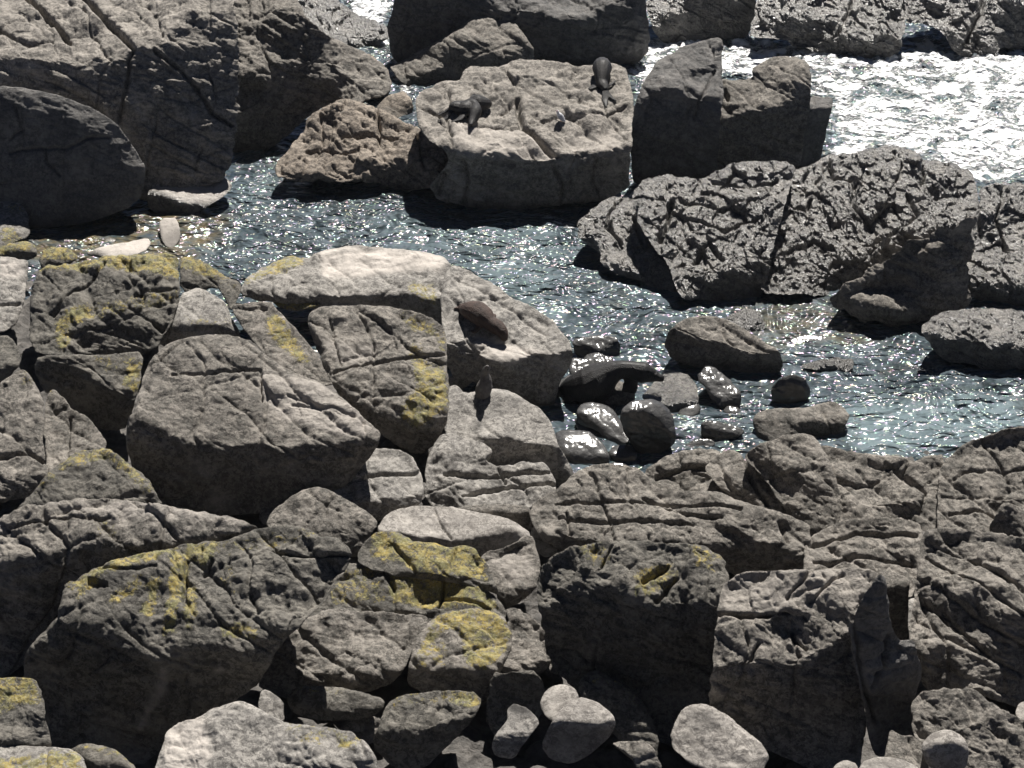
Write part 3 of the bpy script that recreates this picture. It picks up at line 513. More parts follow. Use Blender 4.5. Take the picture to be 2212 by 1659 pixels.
R("rock", "dark wedge block with a lichen corner below the massif's upper left", [(72,795),(85,768),(180,765),(240,766),(312,757),(302,830),(288,875),(278,920),(242,935),(190,915),(130,880),(90,840)],
  [([(70,780),(117,773),(187,780),(205,806),(262,850),(278,862),(295,885),(250,945),(190,925),(70,860)],68,-6)], t=36, r=12, mat='dark', rough=1.0, z0=.2, lich=[([(275,790),(305,780),(300,850),(262,830)],1),([(200,770),(300,765),(290,790),(230,800)],.4)])
R("rock", "steep triangular block on the left edge, left of a black cleft", [(-60,900),(0,830),(43,793),(67,813),(90,853),(98,890),(92,946),(104,1020),(95,1060),(60,1075),(-60,1100)], [([(-20,1060),(60,1020),(100,1030),(90,1080),(-40,1110)],60)], t=34, r=14, mat='dry', rough=1.4, z0=.2, lich=[([(40,800),(60,805),(75,840),(50,830)],.4)], cr=[([(0,990),(60,975),(95,1000)],4,.14)])
R("rock", "ridged block right of the black cleft with a tiny yellow knob on top", [(95,882),(102,850),(118,840),(153,878),(200,911),(234,953),(220,985),(185,1000),(140,1015),(107,1045),(94,950)], [], t=33, r=12, mat='dry', rough=1.3, z0=.2, lich=[[(85,825),(110,825),(112,850),(95,850)]], cr=[([(150,900),(145,960)],3,.08)])
R("rock", "pyramid-shaped lichen-flecked rock above the long rounded ridge", [(10,1125),(60,1075),(107,1020),(163,977),(213,967),(240,975),(260,990),(320,1030),(337,1070),(352,1090),(345,1130),(100,1160)], [([(100,1080),(200,1085),(330,1078),(350,1130),(60,1150)],58)], t=34, r=16, mat='dark', rough=1.3, z0=.3, lich=[([(150,975),(240,965),(340,1060),(320,1070),(230,1000),(120,1020)],.75),([(60,1080),(110,1020),(130,1040)],.6)])
R("rock", "rounded pale knob with a dark undercut above the big smooth boulder", [(368,700),(372,665),(390,636),(417,621),(440,624),(473,643),(493,666),(505,695),(520,722),(510,745),(470,748),(400,750),(345,748),(352,720)], [([(340,716),(378,704),(430,706),(467,703),(512,715),(530,760),(335,760)],72)], t=26, r=22, k=.6, mat='smooth', rough=1.0, z0=.5, lich=[([(400,690),(500,690),(505,705),(400,705)],.4)], cr=[([(437,625),(438,650)],2,.06)])
R("rock", "lichen-crusted top block right of the crest notch", [(386,556),(417,553),(460,578),(500,602),(520,620),(467,622),(430,630),(388,632)], [([(385,600),(470,600),(520,618),(400,640)],50)], t=32, r=10, mat='dark', rough=1.2, z0=.55, lich=[[(386,550),(420,550),(500,600),(520,620),(470,600),(390,580)]])
R("rock", "small triangular block wedged between knob and ridge block", [(465,608),(495,601),(525,617),(508,658),(500,672),(492,660)], [], t=34, r=8, mat='dark', z0=.5, lich=[([(465,605),(525,615),(500,625)],.4)])
R("rock", "ridge block with an olive lichen streak down its middle", [(498,665),(512,655),(580,648),(597,665),(635,705),(670,745),(700,790),(724,830),(695,835),(620,805),(570,765),(530,715)], [], t=36, r=10, mat='dry', rough=1.0, z0=.45, lich=[[(570,680),(600,675),(640,730),(670,780),(650,790),(610,750),(580,720)]], cr=[([(505,664),(575,662)],2,.1)])
R("rock", "two thin lichen-yellow splinters capping the cleft", [(587,652),(600,645),(640,646),(690,650),(692,662),(650,672),(630,672),(600,664)], [([(600,662),(690,664),(680,680),(600,675)],62)], t=26, r=6, mat='dark', z0=.6, rough=.6, lich=[[(585,640),(695,645),(690,668),(590,665)]])
R("boulder", "long pale boulder capping the massif beside the pool, yellow at both ends", [(518,630),(530,600),(580,570),(625,551),(660,558),(690,545),(760,530),(840,534),(900,543),(960,553),(979,578),(976,620),(968,665),(958,700),(930,695),(900,680),(850,668),(790,672),(690,668),(640,660),(560,650),(527,642)],
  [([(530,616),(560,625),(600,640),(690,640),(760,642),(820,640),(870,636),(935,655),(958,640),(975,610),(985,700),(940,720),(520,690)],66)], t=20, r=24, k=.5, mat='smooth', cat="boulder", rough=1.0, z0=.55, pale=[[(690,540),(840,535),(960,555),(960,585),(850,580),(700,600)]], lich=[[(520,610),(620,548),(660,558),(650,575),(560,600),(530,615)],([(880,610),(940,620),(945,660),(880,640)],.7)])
R("boulder", "great wedge boulder splashed with yellow lichen on its right flank", [(664,700),(668,678),(692,664),(750,659),(830,661),(900,671),(940,689),(962,710),(966,760),(969,830),(969,892),(962,922),(937,962),(912,985),(872,970),(822,938),(770,888),(727,848),(702,800),(682,745)],
  [([(720,820),(787,874),(864,916),(897,924),(912,906),(975,888),(975,1010),(880,990),(720,880)],74)], t=37, a=4, r=26, k=.5, mat='dry', cat="boulder", rough=1.0, z0=.25,
  lich=[[(890,765),(960,790),(968,860),(965,890),(900,922),(865,910),(870,880),(900,850)],([(860,670),(930,690),(965,730),(960,770),(940,720),(880,700)],.8),([(880,740),(905,735),(910,765),(885,762)],.7)], cr=[([(720,805),(800,790),(850,778),(884,766),(962,768)],3,.12),([(715,700),(722,740),(735,790)],3,.07)], pale=[([(690,740),(760,750),(820,745),(790,780),(730,790)],.35)])
R("boulder", "biggest smooth whale-backed boulder in the middle left with a black undercut", [(272,960),(276,900),(292,890),(300,850),(313,800),(340,757),(375,735),(430,725),(510,722),(545,745),(585,775),(625,800),(690,825),(740,860),(790,905),(822,935),(818,958),(800,985),(765,1030),(740,1055),(600,1105),(430,1120),(340,1095),(290,1030)],
  [([(255,870),(290,880),(350,926),(400,958),(467,966),(540,958),(633,964),(737,957),(830,955),(800,1130),(250,1130)],70,0)], t=35, a=3, r=46, k=.5, mat='dry', cat="boulder", rough=.8, z0=0.0, soft=7, pale=[([(560,800),(690,830),(800,920),(790,945),(700,930),(600,890),(560,850)],.55)],  # pale mask lightens the brightly lit right part
  cr=[([(300,806),(340,780),(393,740)],3,.1),([(373,812),(467,806),(540,795),(563,800),(563,860)],3,.1),([(630,870),(720,885),(810,925)],3,.05),([(620,850),(740,900)],2,.04)])
R("rock", "pale rounded rock with a diagonal crack under the massif's point", [(713,1060),(745,1020),(757,985),(770,970),(820,966),(870,973),(897,993),(908,1020),(919,1060),(905,1095),(840,1125),(780,1128),(728,1095)], [([(750,1085),(850,1075),(915,1068),(900,1120),(760,1135)],66)], t=26, r=20, k=.5, mat='smooth', rough=.9, z0=.15, cr=[([(735,1042),(800,1025),(840,1018),(905,1018)],3,.12)])
# --- lower left
R("rock", "long rounded rock ridge running across the lower left", [(-60,1180),(-30,1140),(0,1125),(60,1095),(150,1080),(220,1075),(290,1084),(400,1100),(480,1114),(520,1125),(562,1137),(545,1160),(470,1190),(400,1205),(330,1210),(280,1225),(200,1250),(150,1300),(90,1380),(30,1460),(-60,1480)],
  [([(-80,1225),(0,1222),(45,1205),(80,1235),(150,1180),(220,1172),(300,1176),(420,1166),(500,1145),(560,1128),(560,1230),(200,1300),(60,1500),(-80,1520)],74)], t=32, r=22, mat='dry', rough=1.3, z0=0, lich=[([(200,1120),(240,1115),(260,1160),(215,1165)],.4)], pale=[([(60,1090),(300,1085),(540,1130),(400,1130),(200,1110)],.35)], cr=[([(20,1150),(120,1120),(240,1120)],3,.08)])
R("rock", "thin shaded ledge below the long rounded ridge", [(140,1222),(170,1192),(205,1182),(265,1184),(312,1190),(285,1212),(220,1222),(150,1236)], [], t=44, r=12, mat='dark', z0=.6, rough=1.2, lich=[([(200,1180),(280,1182),(270,1195),(210,1195)],.4)])
R("boulder", "grey rounded boulder half buried between the ridge and the pale slab", [(572,1140),(590,1100),(640,1065),(680,1050),(720,1061),(760,1085),(800,1110),(820,1132),(800,1160),(780,1205),(700,1200),(640,1165)], [([(720,1140),(800,1120),(790,1210),(700,1210)],56)], t=38, r=26, k=.6, mat='dry', cat="boulder", rough=.9, z0=.05)
R("rock", "small round stone in the shade left of the grey rounded boulder", [(488,1115),(496,1090),(515,1085),(535,1092),(547,1112),(545,1130),(500,1130)], [], t=45, r=14, k=.8, mat='dry', rough=.6)
R("rock", "second small stone touching the grey rounded boulder", [(558,1120),(566,1095),(590,1089),(612,1100),(600,1125),(570,1135)], [], t=42, r=14, k=.8, mat='dry', rough=.6)
R("rock", "pale stone chip in the dark under the long ridge's right end", [(430,1112),(440,1100),(462,1096),(480,1108),(470,1122),(440,1122)], [], t=35, r=10, mat='dry', rough=.6)
R("boulder", "enormous domed boulder with stripes of yellow lichen over a black hollow", [(128,1330),(138,1300),(150,1265),(190,1235),(250,1210),(330,1192),(375,1187),(395,1177),(420,1175),(450,1170),(475,1172),(520,1155),(560,1140),(620,1133),(660,1140),(690,1160),(740,1165),(760,1190),(755,1215),(740,1240),(700,1300),(650,1350),(610,1390),(585,1430),(560,1480),(400,1580),(300,1660),(150,1660),(80,1580),(45,1440),(70,1390)],
  [([(100,1300),(140,1322),(160,1340),(227,1368),(290,1400),(367,1405),(467,1390),(545,1402),(569,1372),(590,1346),(660,1330),(640,1480),(300,1720),(20,1720),(30,1330)],67,-4),([(585,1190),(640,1200),(755,1198),(760,1212),(640,1214)],62)], t=36, a=-4, r=40, k=.5, mat='dark', cat="boulder", rough=1.3, z0=0, soft=6,
  lich=[[(150,1265),(250,1205),(380,1183),(400,1200),(330,1222),(230,1250),(170,1285)],[(305,1250),(275,1275),(230,1310),(240,1322),(290,1295),(312,1265)],[(320,1262),(350,1258),(345,1290),(330,1335),(300,1330),(318,1300)],[(375,1190),(415,1185),(395,1290),(380,1376),(352,1370),(362,1290)],[(405,1260),(425,1262),(428,1330),(418,1365),(400,1360),(402,1300)],[(400,1175),(475,1170),(470,1195),(440,1230),(420,1210)],([(470,1345),(560,1350),(560,1385),(480,1380)],.75),([(480,1160),(700,1140),(690,1160),(500,1190),(470,1250),(520,1300)],.45),([(150,1275),(200,1270),(170,1320)],.7)],
  pale=[([(358,1440),(362,1490),(330,1530),(310,1570),(300,1570),(330,1500),(350,1440)],.45),([(465,1448),(490,1455),(465,1458)],.8)], stain=[([(200,1260),(300,1240),(270,1270),(210,1300)],.5)], cr=[([(405,1210),(400,1250),(395,1300)],4,.12),([(458,1210),(440,1240)],4,.14),([(215,1240),(270,1240),(340,1232)],3,.06),([(590,1188),(650,1202),(750,1200)],4,.15)])
R("rock_slab", "uppermost lichen-yellow slab of the central lower outcrop", [(770,1195),(787,1166),(817,1146),(847,1146),(880,1159),(890,1169),(937,1172),(970,1183),(1010,1178),(1030,1189),(1050,1216),(1068,1253),(1080,1285),(1037,1275),(954,1255),(904,1250),(860,1245),(804,1230),(775,1215)], [([(860,1236),(900,1238),(960,1242),(1020,1250),(1080,1275),(1080,1300),(850,1265)],66),([(815,1168),(850,1172),(875,1180),(850,1184),(815,1176)],62)], t=32, r=14, mat='dark', rough=1.1, z0=.9, lich=[[(800,1140),(1040,1180),(1060,1250),(900,1240),(870,1220),(800,1200)]], cr=[([(985,1185),(975,1225)],3,.1)])
R("rock_slab", "middle lichen-yellow band of the central lower outcrop", [(640,1345),(655,1300),(692,1245),(740,1215),(790,1221),(850,1235),(900,1240),(960,1243),(1020,1255),(1060,1280),(1090,1310),(1100,1345),(1060,1350),(950,1345),(930,1350),(860,1345),(790,1335),(730,1335),(680,1350)],
  [([(770,1308),(850,1316),(925,1318),(960,1300),(960,1318),(925,1345),(770,1335)],64)], t=32, r=14, mat='dark', rough=1.2, z0=.55, lich=[[(840,1240),(950,1245),(1040,1270),(1085,1320),(960,1310),(920,1312),(840,1300)],([(690,1230),(800,1225),(840,1300),(720,1310)],.55)], cr=[([(962,1245),(958,1280),(950,1310)],4,.14),([(830,1240),(850,1275)],3,.1),([(950,1290),(1000,1300),(1060,1318)],3,.1)], pull=.2)
R("boulder", "pinkish-grey gritty block at the lower left of the central outcrop", [(555,1475),(580,1400),(612,1376),(650,1345),(690,1320),(730,1315),(800,1320),(890,1325),(926,1330),(916,1362),(892,1402),(872,1445),(850,1475),(780,1500),(680,1490),(640,1505),(590,1505)], [([(570,1480),(640,1450),(740,1460),(850,1448),(900,1440),(860,1530),(560,1530)],66),([(560,1400),(600,1395),(640,1440),(580,1500),(550,1480)],50)], t=36, r=18, mat='dry', cat="boulder", rough=1.3, z0=.1)
R("boulder", "round-shouldered boulder with the thickest orange-yellow lichen", [(880,1450),(893,1395),(913,1358),(940,1331),(980,1318),(1050,1314),(1085,1330),(1105,1362),(1107,1392),(1090,1435),(1068,1475),(1050,1525),(1000,1525),(920,1500),(882,1480)], [([(870,1446),(1000,1448),(1060,1438),(1080,1450),(1050,1550),(870,1520)],72)], t=36, a=3, r=30, k=.6, mat='dry', cat="boulder", rough=1.1, z0=.1,
  lich=[[(940,1331),(1000,1312),(1060,1315),(1100,1350),(1105,1390),(1070,1430),(1050,1445),(1000,1440),(1000,1395),(990,1360),(950,1370),(915,1420),(905,1400)],([(900,1410),(960,1380),(965,1440),(895,1445)],.6)])
R("rock_slab", "left of two low rounded slabs under the central outcrop", [(615,1515),(630,1490),(660,1480),(720,1485),(780,1495),(834,1510),(825,1535),(790,1555),(700,1558),(640,1545)], [([(620,1520),(720,1530),(830,1528),(790,1565),(640,1560)],64)], t=32, r=14, mat='dark', rough=1.1, lich=[([(640,1482),(760,1492),(740,1505),(650,1500)],.4)], pull=-1.0)
R("rock_slab", "right of two low rounded slabs, its blunt end tipped with lichen", [(800,1610),(822,1560),(837,1520),(870,1500),(940,1492),(1000,1491),(1030,1495),(1040,1515),(1032,1542),(1003,1575),(965,1615),(920,1660),(850,1660)], [([(800,1575),(850,1574),(904,1573),(970,1563),(1040,1534),(1040,1680),(790,1680)],68)], t=34, r=18, mat='dark', rough=1.1, lich=[([(950,1490),(1040,1495),(1030,1530),(980,1520)],.9),([(840,1500),(950,1492),(940,1515),(850,1530)],.4)], pull=-1.0)
R("rock", "crumbly knot of stone in the hollow between the two low slabs", [(730,1600),(735,1570),(760,1550),(800,1545),(830,1560),(835,1590),(800,1610)], [], t=40, r=10, mat='dry', rough=1.6)
R("boulder", "large pale cream boulder on the bottom edge left of centre", [(315,1740),(345,1622),(360,1580),(380,1560),(430,1550),(470,1525),(508,1514),(535,1518),(560,1532),(600,1555),(650,1565),(720,1570),(760,1580),(792,1605),(818,1645),(825,1740)], [([(690,1640),(800,1640),(830,1740),(700,1740)],60)], t=30, r=26, mat='smooth', cat="boulder", rough=1.3, pale=[([(360,1560),(440,1550),(460,1640),(400,1680),(350,1640)],.7)], lich=[([(720,1575),(780,1595),(770,1620),(730,1610)],.9),([(620,1560),(720,1570),(700,1620),(620,1600)],.35)], pull=-4.6)
R("rock", "small pyramid stone poking up behind the pale cream boulder", [(555,1530),(566,1484),(602,1505),(614,1522),(614,1562),(580,1560)], [([(596,1515),(616,1525),(614,1562),(600,1550)],55,35)], t=32, r=6, mat='smooth', rough=.7, pull=-3.6)
R("boulder", "square-shouldered boulder with yellow lichen cap on the left edge", [(-60,1470),(-30,1465),(60,1461),(80,1470),(92,1500),(100,1560),(113,1612),(100,1640),(-60,1650)], [([(60,1530),(100,1560),(115,1640),(50,1640)],60,15),([(-20,1600),(110,1598),(110,1650),(-20,1650)],64)], t=36, r=18, k=.6, mat='dark', cat="boulder", rough=1.0, z0=.3, lich=[[(-60,1460),(70,1460),(92,1520),(30,1520),(0,1540),(-60,1540)]], pull=-3.6)
R("boulder", "flat-topped yellow lichen boulder in the bottom left corner", [(-60,1614),(0,1611),(120,1612),(160,1620),(187,1646),(192,1740),(-60,1740)], [], t=22, r=20, k=.5, mat='smooth', cat="boulder", rough=.8, z0=.3, lich=[[(60,1635),(120,1618),(170,1625),(192,1740),(-60,1740),(-60,1645)]], pull=-3.6)
R("rock", "grey-rimmed rock in the bottom left beside the yellow corner boulder", [(148,1622),(175,1608),(210,1607),(250,1620),(300,1662),(315,1740),(180,1740)], [([(200,1640),(240,1645),(290,1670),(300,1740),(190,1740)],62)], t=30, r=14, mat='dark', rough=.9, lich=[([(150,1605),(260,1615),(300,1655),(250,1640),(200,1625)],.5)], pull=-2.0)
R("boulder", "bright yellow lichen dome cut off by the bottom edge", [(425,1740),(432,1660),(470,1641),(510,1634),(550,1648),(572,1680),(575,1740)], [], t=24, r=22, k=.6, mat='dry', cat="boulder", rough=.7, lich=[[(400,1620),(580,1620),(580,1740),(400,1740)]], z0=.3, pull=-3.6)
R("rock", "blue-grey stone in the dark beside the pale cream boulder", [(285,1680),(295,1640),(320,1620),(345,1615),(350,1650),(330,1740),(290,1740)], [], t=48, r=10, mat='face', rough=.7, pull=-3.6)
# --- lower centre
R("rock_slab", "long pale smooth slab with a hairline crack above the lichen outcrop", [(810,1145),(835,1108),(880,1093),(960,1093),(1030,1105),(1090,1118),(1125,1135),(1148,1152),(1140,1195),(1060,1205),(1000,1195),(900,1180),(840,1172)], [([(880,1150),(960,1166),(1040,1160),(1090,1150),(1140,1158),(1140,1215),(1000,1210),(820,1180),(815,1150)],66)], t=16, r=20, k=.5, mat='pebble', rough=.6, z0=.35, cr=[([(935,1092),(950,1130),(975,1165)],2,.06)])
R("boulder", "rough grey block hanging below the long pale slab's right end", [(1035,1210),(1050,1190),(1100,1180),(1145,1148),(1162,1190),(1167,1240),(1157,1272),(1130,1298),(1100,1315),(1080,1305),(1065,1270),(1045,1235)], [([(1040,1180),(1100,1165),(1135,1165),(1125,1190),(1050,1196)],68),([(1070,1280),(1150,1270),(1120,1330),(1080,1320)],66)], t=34, r=16, mat='dry', cat="boulder", rough=1.2, z0=.3, pale=[([(1050,1200),(1140,1190),(1160,1240),(1100,1270)],.35)])
R("rock_slab", "dark thin slab behind the long pale slab", [(975,1100),(1010,1092),(1080,1087),(1140,1092),(1152,1108),(1150,1150),(1100,1140),(1030,1125)], [([(1000,1108),(1080,1104),(1145,1108),(1150,1160),(1020,1140)],68)], t=20, r=10, mat='dry', rough=.8, z0=.35)
R("rock", "small pale cornered stone right of the long pale slab", [(1143,1165),(1150,1135),(1180,1131),(1196,1155),(1208,1185),(1192,1205),(1165,1200)], [([(1150,1175),(1205,1190),(1180,1210),(1150,1200)],60)], t=28, r=10, mat='smooth', rough=.8, z0=.3)
R("rock", "jagged dark rock mass with a deep black hollow and lichen-flecked crest", [(1162,1250),(1168,1225),(1192,1200),(1230,1180),(1300,1168),(1400,1168),(1480,1174),(1530,1180),(1562,1206),(1575,1245),(1580,1300),(1578,1360),(1578,1460),(1575,1540),(1500,1620),(1400,1600),(1340,1540),(1250,1500),(1180,1430),(1170,1340),(1158,1290)],
  [([(1215,1262),(1237,1233),(1297,1220),(1308,1215),(1304,1270),(1324,1266),(1357,1286),(1420,1306),(1500,1300),(1600,1290),(1600,1650),(1350,1650),(1150,1460),(1170,1310),(1210,1295)],67,-6)], t=34, r=8, k=.2, mat='dark', rough=1.7, z0=0, warp=9,
  lich=[([(1230,1180),(1310,1170),(1320,1215),(1260,1200)],.6),([(1370,1240),(1450,1210),(1470,1240),(1400,1290),(1370,1290)],.8),([(1490,1180),(1560,1200),(1540,1240),(1500,1230)],.7)], cr=[([(1390,1260),(1440,1220)],5,.25),([(1420,1300),(1460,1245)],5,.25),([(1305,1215),(1325,1180)],3,.12)])
R("rock", "low crumbling spur of grey stone pointing right from the yellow boulder", [(1078,1440),(1085,1400),(1100,1345),(1092,1318),(1115,1312),(1150,1330),(1175,1360),(1210,1385),(1236,1412),(1205,1425),(1180,1445),(1150,1460),(1110,1475)], [([(1090,1440),(1150,1425),(1190,1430),(1150,1480),(1090,1480)],64)], t=38, r=10, mat='dry', rough=1.9, warp=8)
R("rock", "narrow crumbly pillar in shade above the cobbles", [(1050,1520),(1062,1450),(1100,1455),(1160,1445),(1185,1500),(1160,1570),(1080,1600),(1052,1570)], [([(1090,1460),(1160,1450),(1190,1500),(1150,1600),(1085,1600)],74),([(1050,1540),(1070,1540),(1075,1600),(1050,1590)],70)], t=46, r=8, mat='dark', rough=1.7)
R("rock", "pale small stone lodged in the black hollow's mouth", [(1185,1450),(1190,1430),(1210,1422),(1222,1440),(1205,1460)], [], t=30, r=8, mat='dry', rough=.7, z0=.3)
R("boulder", "dark brown oblong boulder leaning behind the pale cobbles", [(1250,1490),(1255,1462),(1285,1446),(1320,1460),(1345,1472),(1380,1500),(1405,1545),(1422,1590),(1422,1640),(1390,1635),(1340,1600),(1300,1560),(1262,1530)], [([(1260,1500),(1320,1500),(1380,1560),(1415,1640),(1380,1650),(1290,1580)],52)], t=38, a=8, r=24, k=.5, mat='dark', cat="boulder", rough=1.0, lich=[([(1260,1450),(1350,1470),(1400,1540),(1380,1530),(1320,1480),(1260,1475)],.35)], pull=-1.0)
K = dict(cat="cobble", mat='pebble', rough=.45, edge=1.2)
R("cobble", "round pale cobble behind the big flat-topped one", [(1165,1525),(1172,1500),(1190,1483),(1215,1477),(1240,1485),(1252,1505),(1248,1545),(1212,1565),(1180,1552)], [], t=34, r=24, k=.8, **K, pull=-3.6)
R("cobble", "big pale cobble with flat top and shade painted on its base", [(1168,1612),(1185,1570),(1213,1530),(1248,1504),(1288,1514),(1325,1543),(1331,1565),(1315,1595),(1275,1630),(1235,1652),(1190,1642)], [([(1150,1556),(1192,1560),(1240,1561),(1297,1567),(1340,1548),(1320,1680),(1150,1680)],70)], t=20, r=16, k=.5, stain=[([(1170,1570),(1330,1572),(1300,1650),(1170,1650)],.45)], **K, pull=-3.6)  # stain mask darkens the shaded front below the top edge
R("cobble", "angular cream cobble with a black stain on its top", [(1062,1610),(1070,1585),(1095,1560),(1097,1530),(1110,1518),(1142,1530),(1167,1560),(1152,1582),(1132,1605),(1112,1640),(1070,1635)], [([(1060,1600),(1095,1592),(1130,1590),(1150,1580),(1130,1645),(1060,1645)],68)], t=24, r=8, stain=[[(1095,1518),(1140,1525),(1155,1548),(1120,1545),(1098,1538)]], cat="cobble", mat='smooth', rough=.7, pull=-3.6)
R("cobble", "little oval cobble squeezed beside the big flat-topped one", [(1142,1610),(1150,1590),(1170,1580),(1186,1585),(1178,1605),(1170,1625),(1148,1628)], [], t=32, r=12, k=.8, **K, pull=-3.6)
R("cobble", "flat oval cobble with a scratch, on the bottom edge", [(1060,1660),(1080,1628),(1120,1615),(1170,1620),(1193,1640),(1200,1740),(1060,1740)], [([(1060,1662),(1130,1658),(1200,1664),(1200,1740),(1060,1740)],60)], t=22, r=18, k=.6, cr=[([(1110,1625),(1140,1660)],2,.04)], **K, pull=-3.6)
R("cobble", "broad pink-grey cobble in the bottom centre", [(1195,1740),(1205,1665),(1240,1635),(1290,1610),(1312,1606),(1350,1625),(1378,1650),(1388,1740)], [], t=28, r=24, k=.6, **K, pull=-3.6)
R("cobble", "square-cornered stone leaning on the broad pink-grey cobble", [(1320,1606),(1340,1600),(1400,1602),(1420,1630),(1432,1662),(1438,1740),(1388,1740),(1370,1642),(1345,1622)], [([(1360,1625),(1410,1622),(1440,1740),(1385,1740)],58,10)], t=24, r=8, cat="cobble", mat='dry', rough=.8, pull=-3.6)
R("boulder", "large mottled rounded boulder left of the foot of the slab-sided rock", [(1447,1600),(1458,1555),(1475,1530),(1508,1519),(1540,1527),(1570,1545),(1610,1580),(1650,1610),(1662,1635),(1647,1668),(1600,1688),(1550,1675),(1490,1650),(1455,1620)], [([(1460,1640),(1550,1665),(1640,1660),(1600,1700),(1480,1680)],66)], t=34, r=28, k=.6, cat="boulder", mat='pebble', rough=.9, stain=[([(1480,1530),(1540,1540),(1560,1580),(1500,1580)],.5)], pull=-3.6)
R("rock", "blue-black stone behind the large mottled boulder", [(1540,1560),(1565,1535),(1600,1540),(1625,1560),(1648,1600),(1650,1640),(1600,1640)], [], t=60, r=12, mat='face', rough=.7)
R("rock", "smooth dark slab stone in shade on the bottom edge", [(1645,1740),(1650,1645),(1690,1613),(1735,1620),(1795,1655),(1830,1740)], [], t=52, r=18, k=.5, mat='face', rough=.5)
R("rock", "dark blue-grey angular stone in the bottom shade left of the cobbles", [(950,1740),(985,1600),(1020,1573),(1042,1590),(1062,1625),(1055,1740)], [], t=52, r=8, mat='face', rough=.6)
R("cobble", "large flat oval cobble on the bottom edge right of centre", [(1830,1740),(1858,1647),(1900,1633),(1950,1640),(1990,1660),(2010,1740)], [([(1840,1700),(2000,1690),(2000,1740),(1840,1740)],50)], t=22, r=22, k=.6, **K, pull=-3.6)
R("cobble", "round cobble with a shaded face below the rough right-hand rock", [(1988,1612),(2010,1585),(2045,1574),(2080,1589),(2094,1620),(2087,1662),(2050,1675),(2002,1655)], [([(2000,1618),(2030,1602),(2060,1600),(2085,1630),(2080,1690),(1995,1680)],66)], t=22, r=20, k=.7, **K, pull=-3.6)
R("cobble", "smooth egg cobble at the bottom near the right corner", [(2075,1680),(2085,1640),(2110,1621),(2150,1625),(2188,1659),(2195,1740),(2078,1740)], [], t=26, r=24, k=.7, **K, pull=-3.6)
R("cobble", "half-hidden pale cobble between the oval and the shaded round one", [(1985,1680),(1992,1640),(2010,1631),(2035,1650),(2045,1740),(1990,1740)], [], t=26, r=16, k=.7, **K, pull=-3.6)
R("rock", "pointed splinter stone rising from the cobbles at the slab's foot", [(1905,1655),(1915,1610),(1922,1574),(1950,1592),(1975,1586),(2010,1640),(2000,1690),(1930,1690)], [([(1950,1590),(1975,1586),(1985,1610),(1965,1612)],50,30)], t=32, r=6, mat='dry', rough=.8, pull=-3.6)
R("cobble", "small cobble on the right edge above the rough rock's end", [(2192,1540),(2200,1520),(2215,1514),(2260,1520),(2260,1560),(2200,1558)], [], t=26, r=12, k=.7, **K, pull=-3.6)
R("rock", "rough honeycombed rock at the right bottom above the cobbles", [(1968,1520),(1985,1493),(2040,1488),(2095,1482),(2125,1503),(2160,1528),(2212,1555),(2290,1570),(2290,1740),(2100,1740),(2000,1640),(1975,1590)], [([(2000,1545),(2060,1550),(2040,1570),(1990,1565)],60),([(2070,1580),(2120,1560),(2150,1580),(2100,1640),(2080,1640)],62)], t=34, r=16, mat='dry', rough=1.8, z0=.1, warp=8, pull=-2.0)
# --- lower right slabs
R("rock", "ridge of grey bedrock running diagonally up to the near waterline", [(1605,985),(1625,970),(1660,950),(1700,939),(1748,937),(1772,958),(1790,990),(1815,1060),(1815,1130),(1800,1160),(1755,1165),(1720,1140),(1690,1090),(1650,1035),(1622,1005)], [([(1612,978),(1645,962),(1678,968),(1715,1003),(1775,1053),(1800,1090),(1790,1170),(1735,1160),(1690,1060)],54,-10)], t=32, a=10, r=14, mat='dry', rough=1.2, z0=.0)
R("rock", "smaller diagonal rib of bedrock left of the long diagonal ridge", [(1520,1015),(1540,985),(1580,970),(1605,985),(1640,1008),(1665,1012),(1700,1050),(1725,1088),(1750,1135),(1745,1165),(1690,1140),(1610,1090),(1560,1060)], [([(1560,1030),(1600,1040),(1650,1090),(1620,1110),(1560,1070)],56,-10)], t=32, a=6, r=12, mat='dry', rough=1.1, z0=.1, cr=[([(1610,990),(1625,1040),(1660,1090)],4,.2)])
R("rock", "low stepped rock at the waterline behind the layered hump", [(1385,1035),(1400,1010),(1440,985),(1500,967),(1548,970),(1580,1000),(1612,1022),(1650,1070),(1620,1110),(1560,1095),(1480,1085),(1415,1070)], [([(1430,1020),(1500,1000),(1560,1015),(1540,1035),(1480,1040)],50)], t=30, r=16, mat='dry', rough=1.2, z0=.0, cr=[([(1420,1030),(1490,1010),(1540,1015)],4,.16)])
R("rock", "cracked flat grey block between the diagonal ridge and the rusty joint", [(1768,975),(1775,958),(1830,973),(1900,985),(1940,983),(1975,995),(2020,985),(2040,980),(2038,1100),(2036,1160),(1960,1155),(1880,1145),(1810,1165),(1795,1100),(1800,1040)], [([(1830,1080),(1870,1090),(1900,1085),(1960,1075),(2000,1085),(1960,1110),(1880,1105)],60)], t=32, r=12, mat='dry', rough=1.4, z0=.05, cr=[([(1960,990),(1955,1020),(2000,1060),(1990,1100)],3,.12),([(1800,1040),(1850,1050),(1900,1030)],3,.1),([(1880,1000),(1930,1005),(1970,1040)],3,.1)], pull=.2)
R("rock", "broad grey block right of the rusty joint near the right edge", [(2024,1170),(2026,1040),(2034,1000),(2062,975),(2085,955),(2140,937),(2180,925),(2290,920),(2290,1190),(2170,1170),(2100,1160)], [([(2060,985),(2085,950),(2180,922),(2230,925),(2200,945),(2110,962),(2080,990)],52),([(2110,1080),(2180,1070),(2212,1075),(2212,1090),(2150,1100)],60)], t=31, r=12, mat='dry', rough=1.3, z0=.05, cr=[([(2060,1030),(2130,1010),(2230,1000)],3,.08),([(2050,1110),(2120,1105),(2200,1120)],3,.12)], pull=.2)
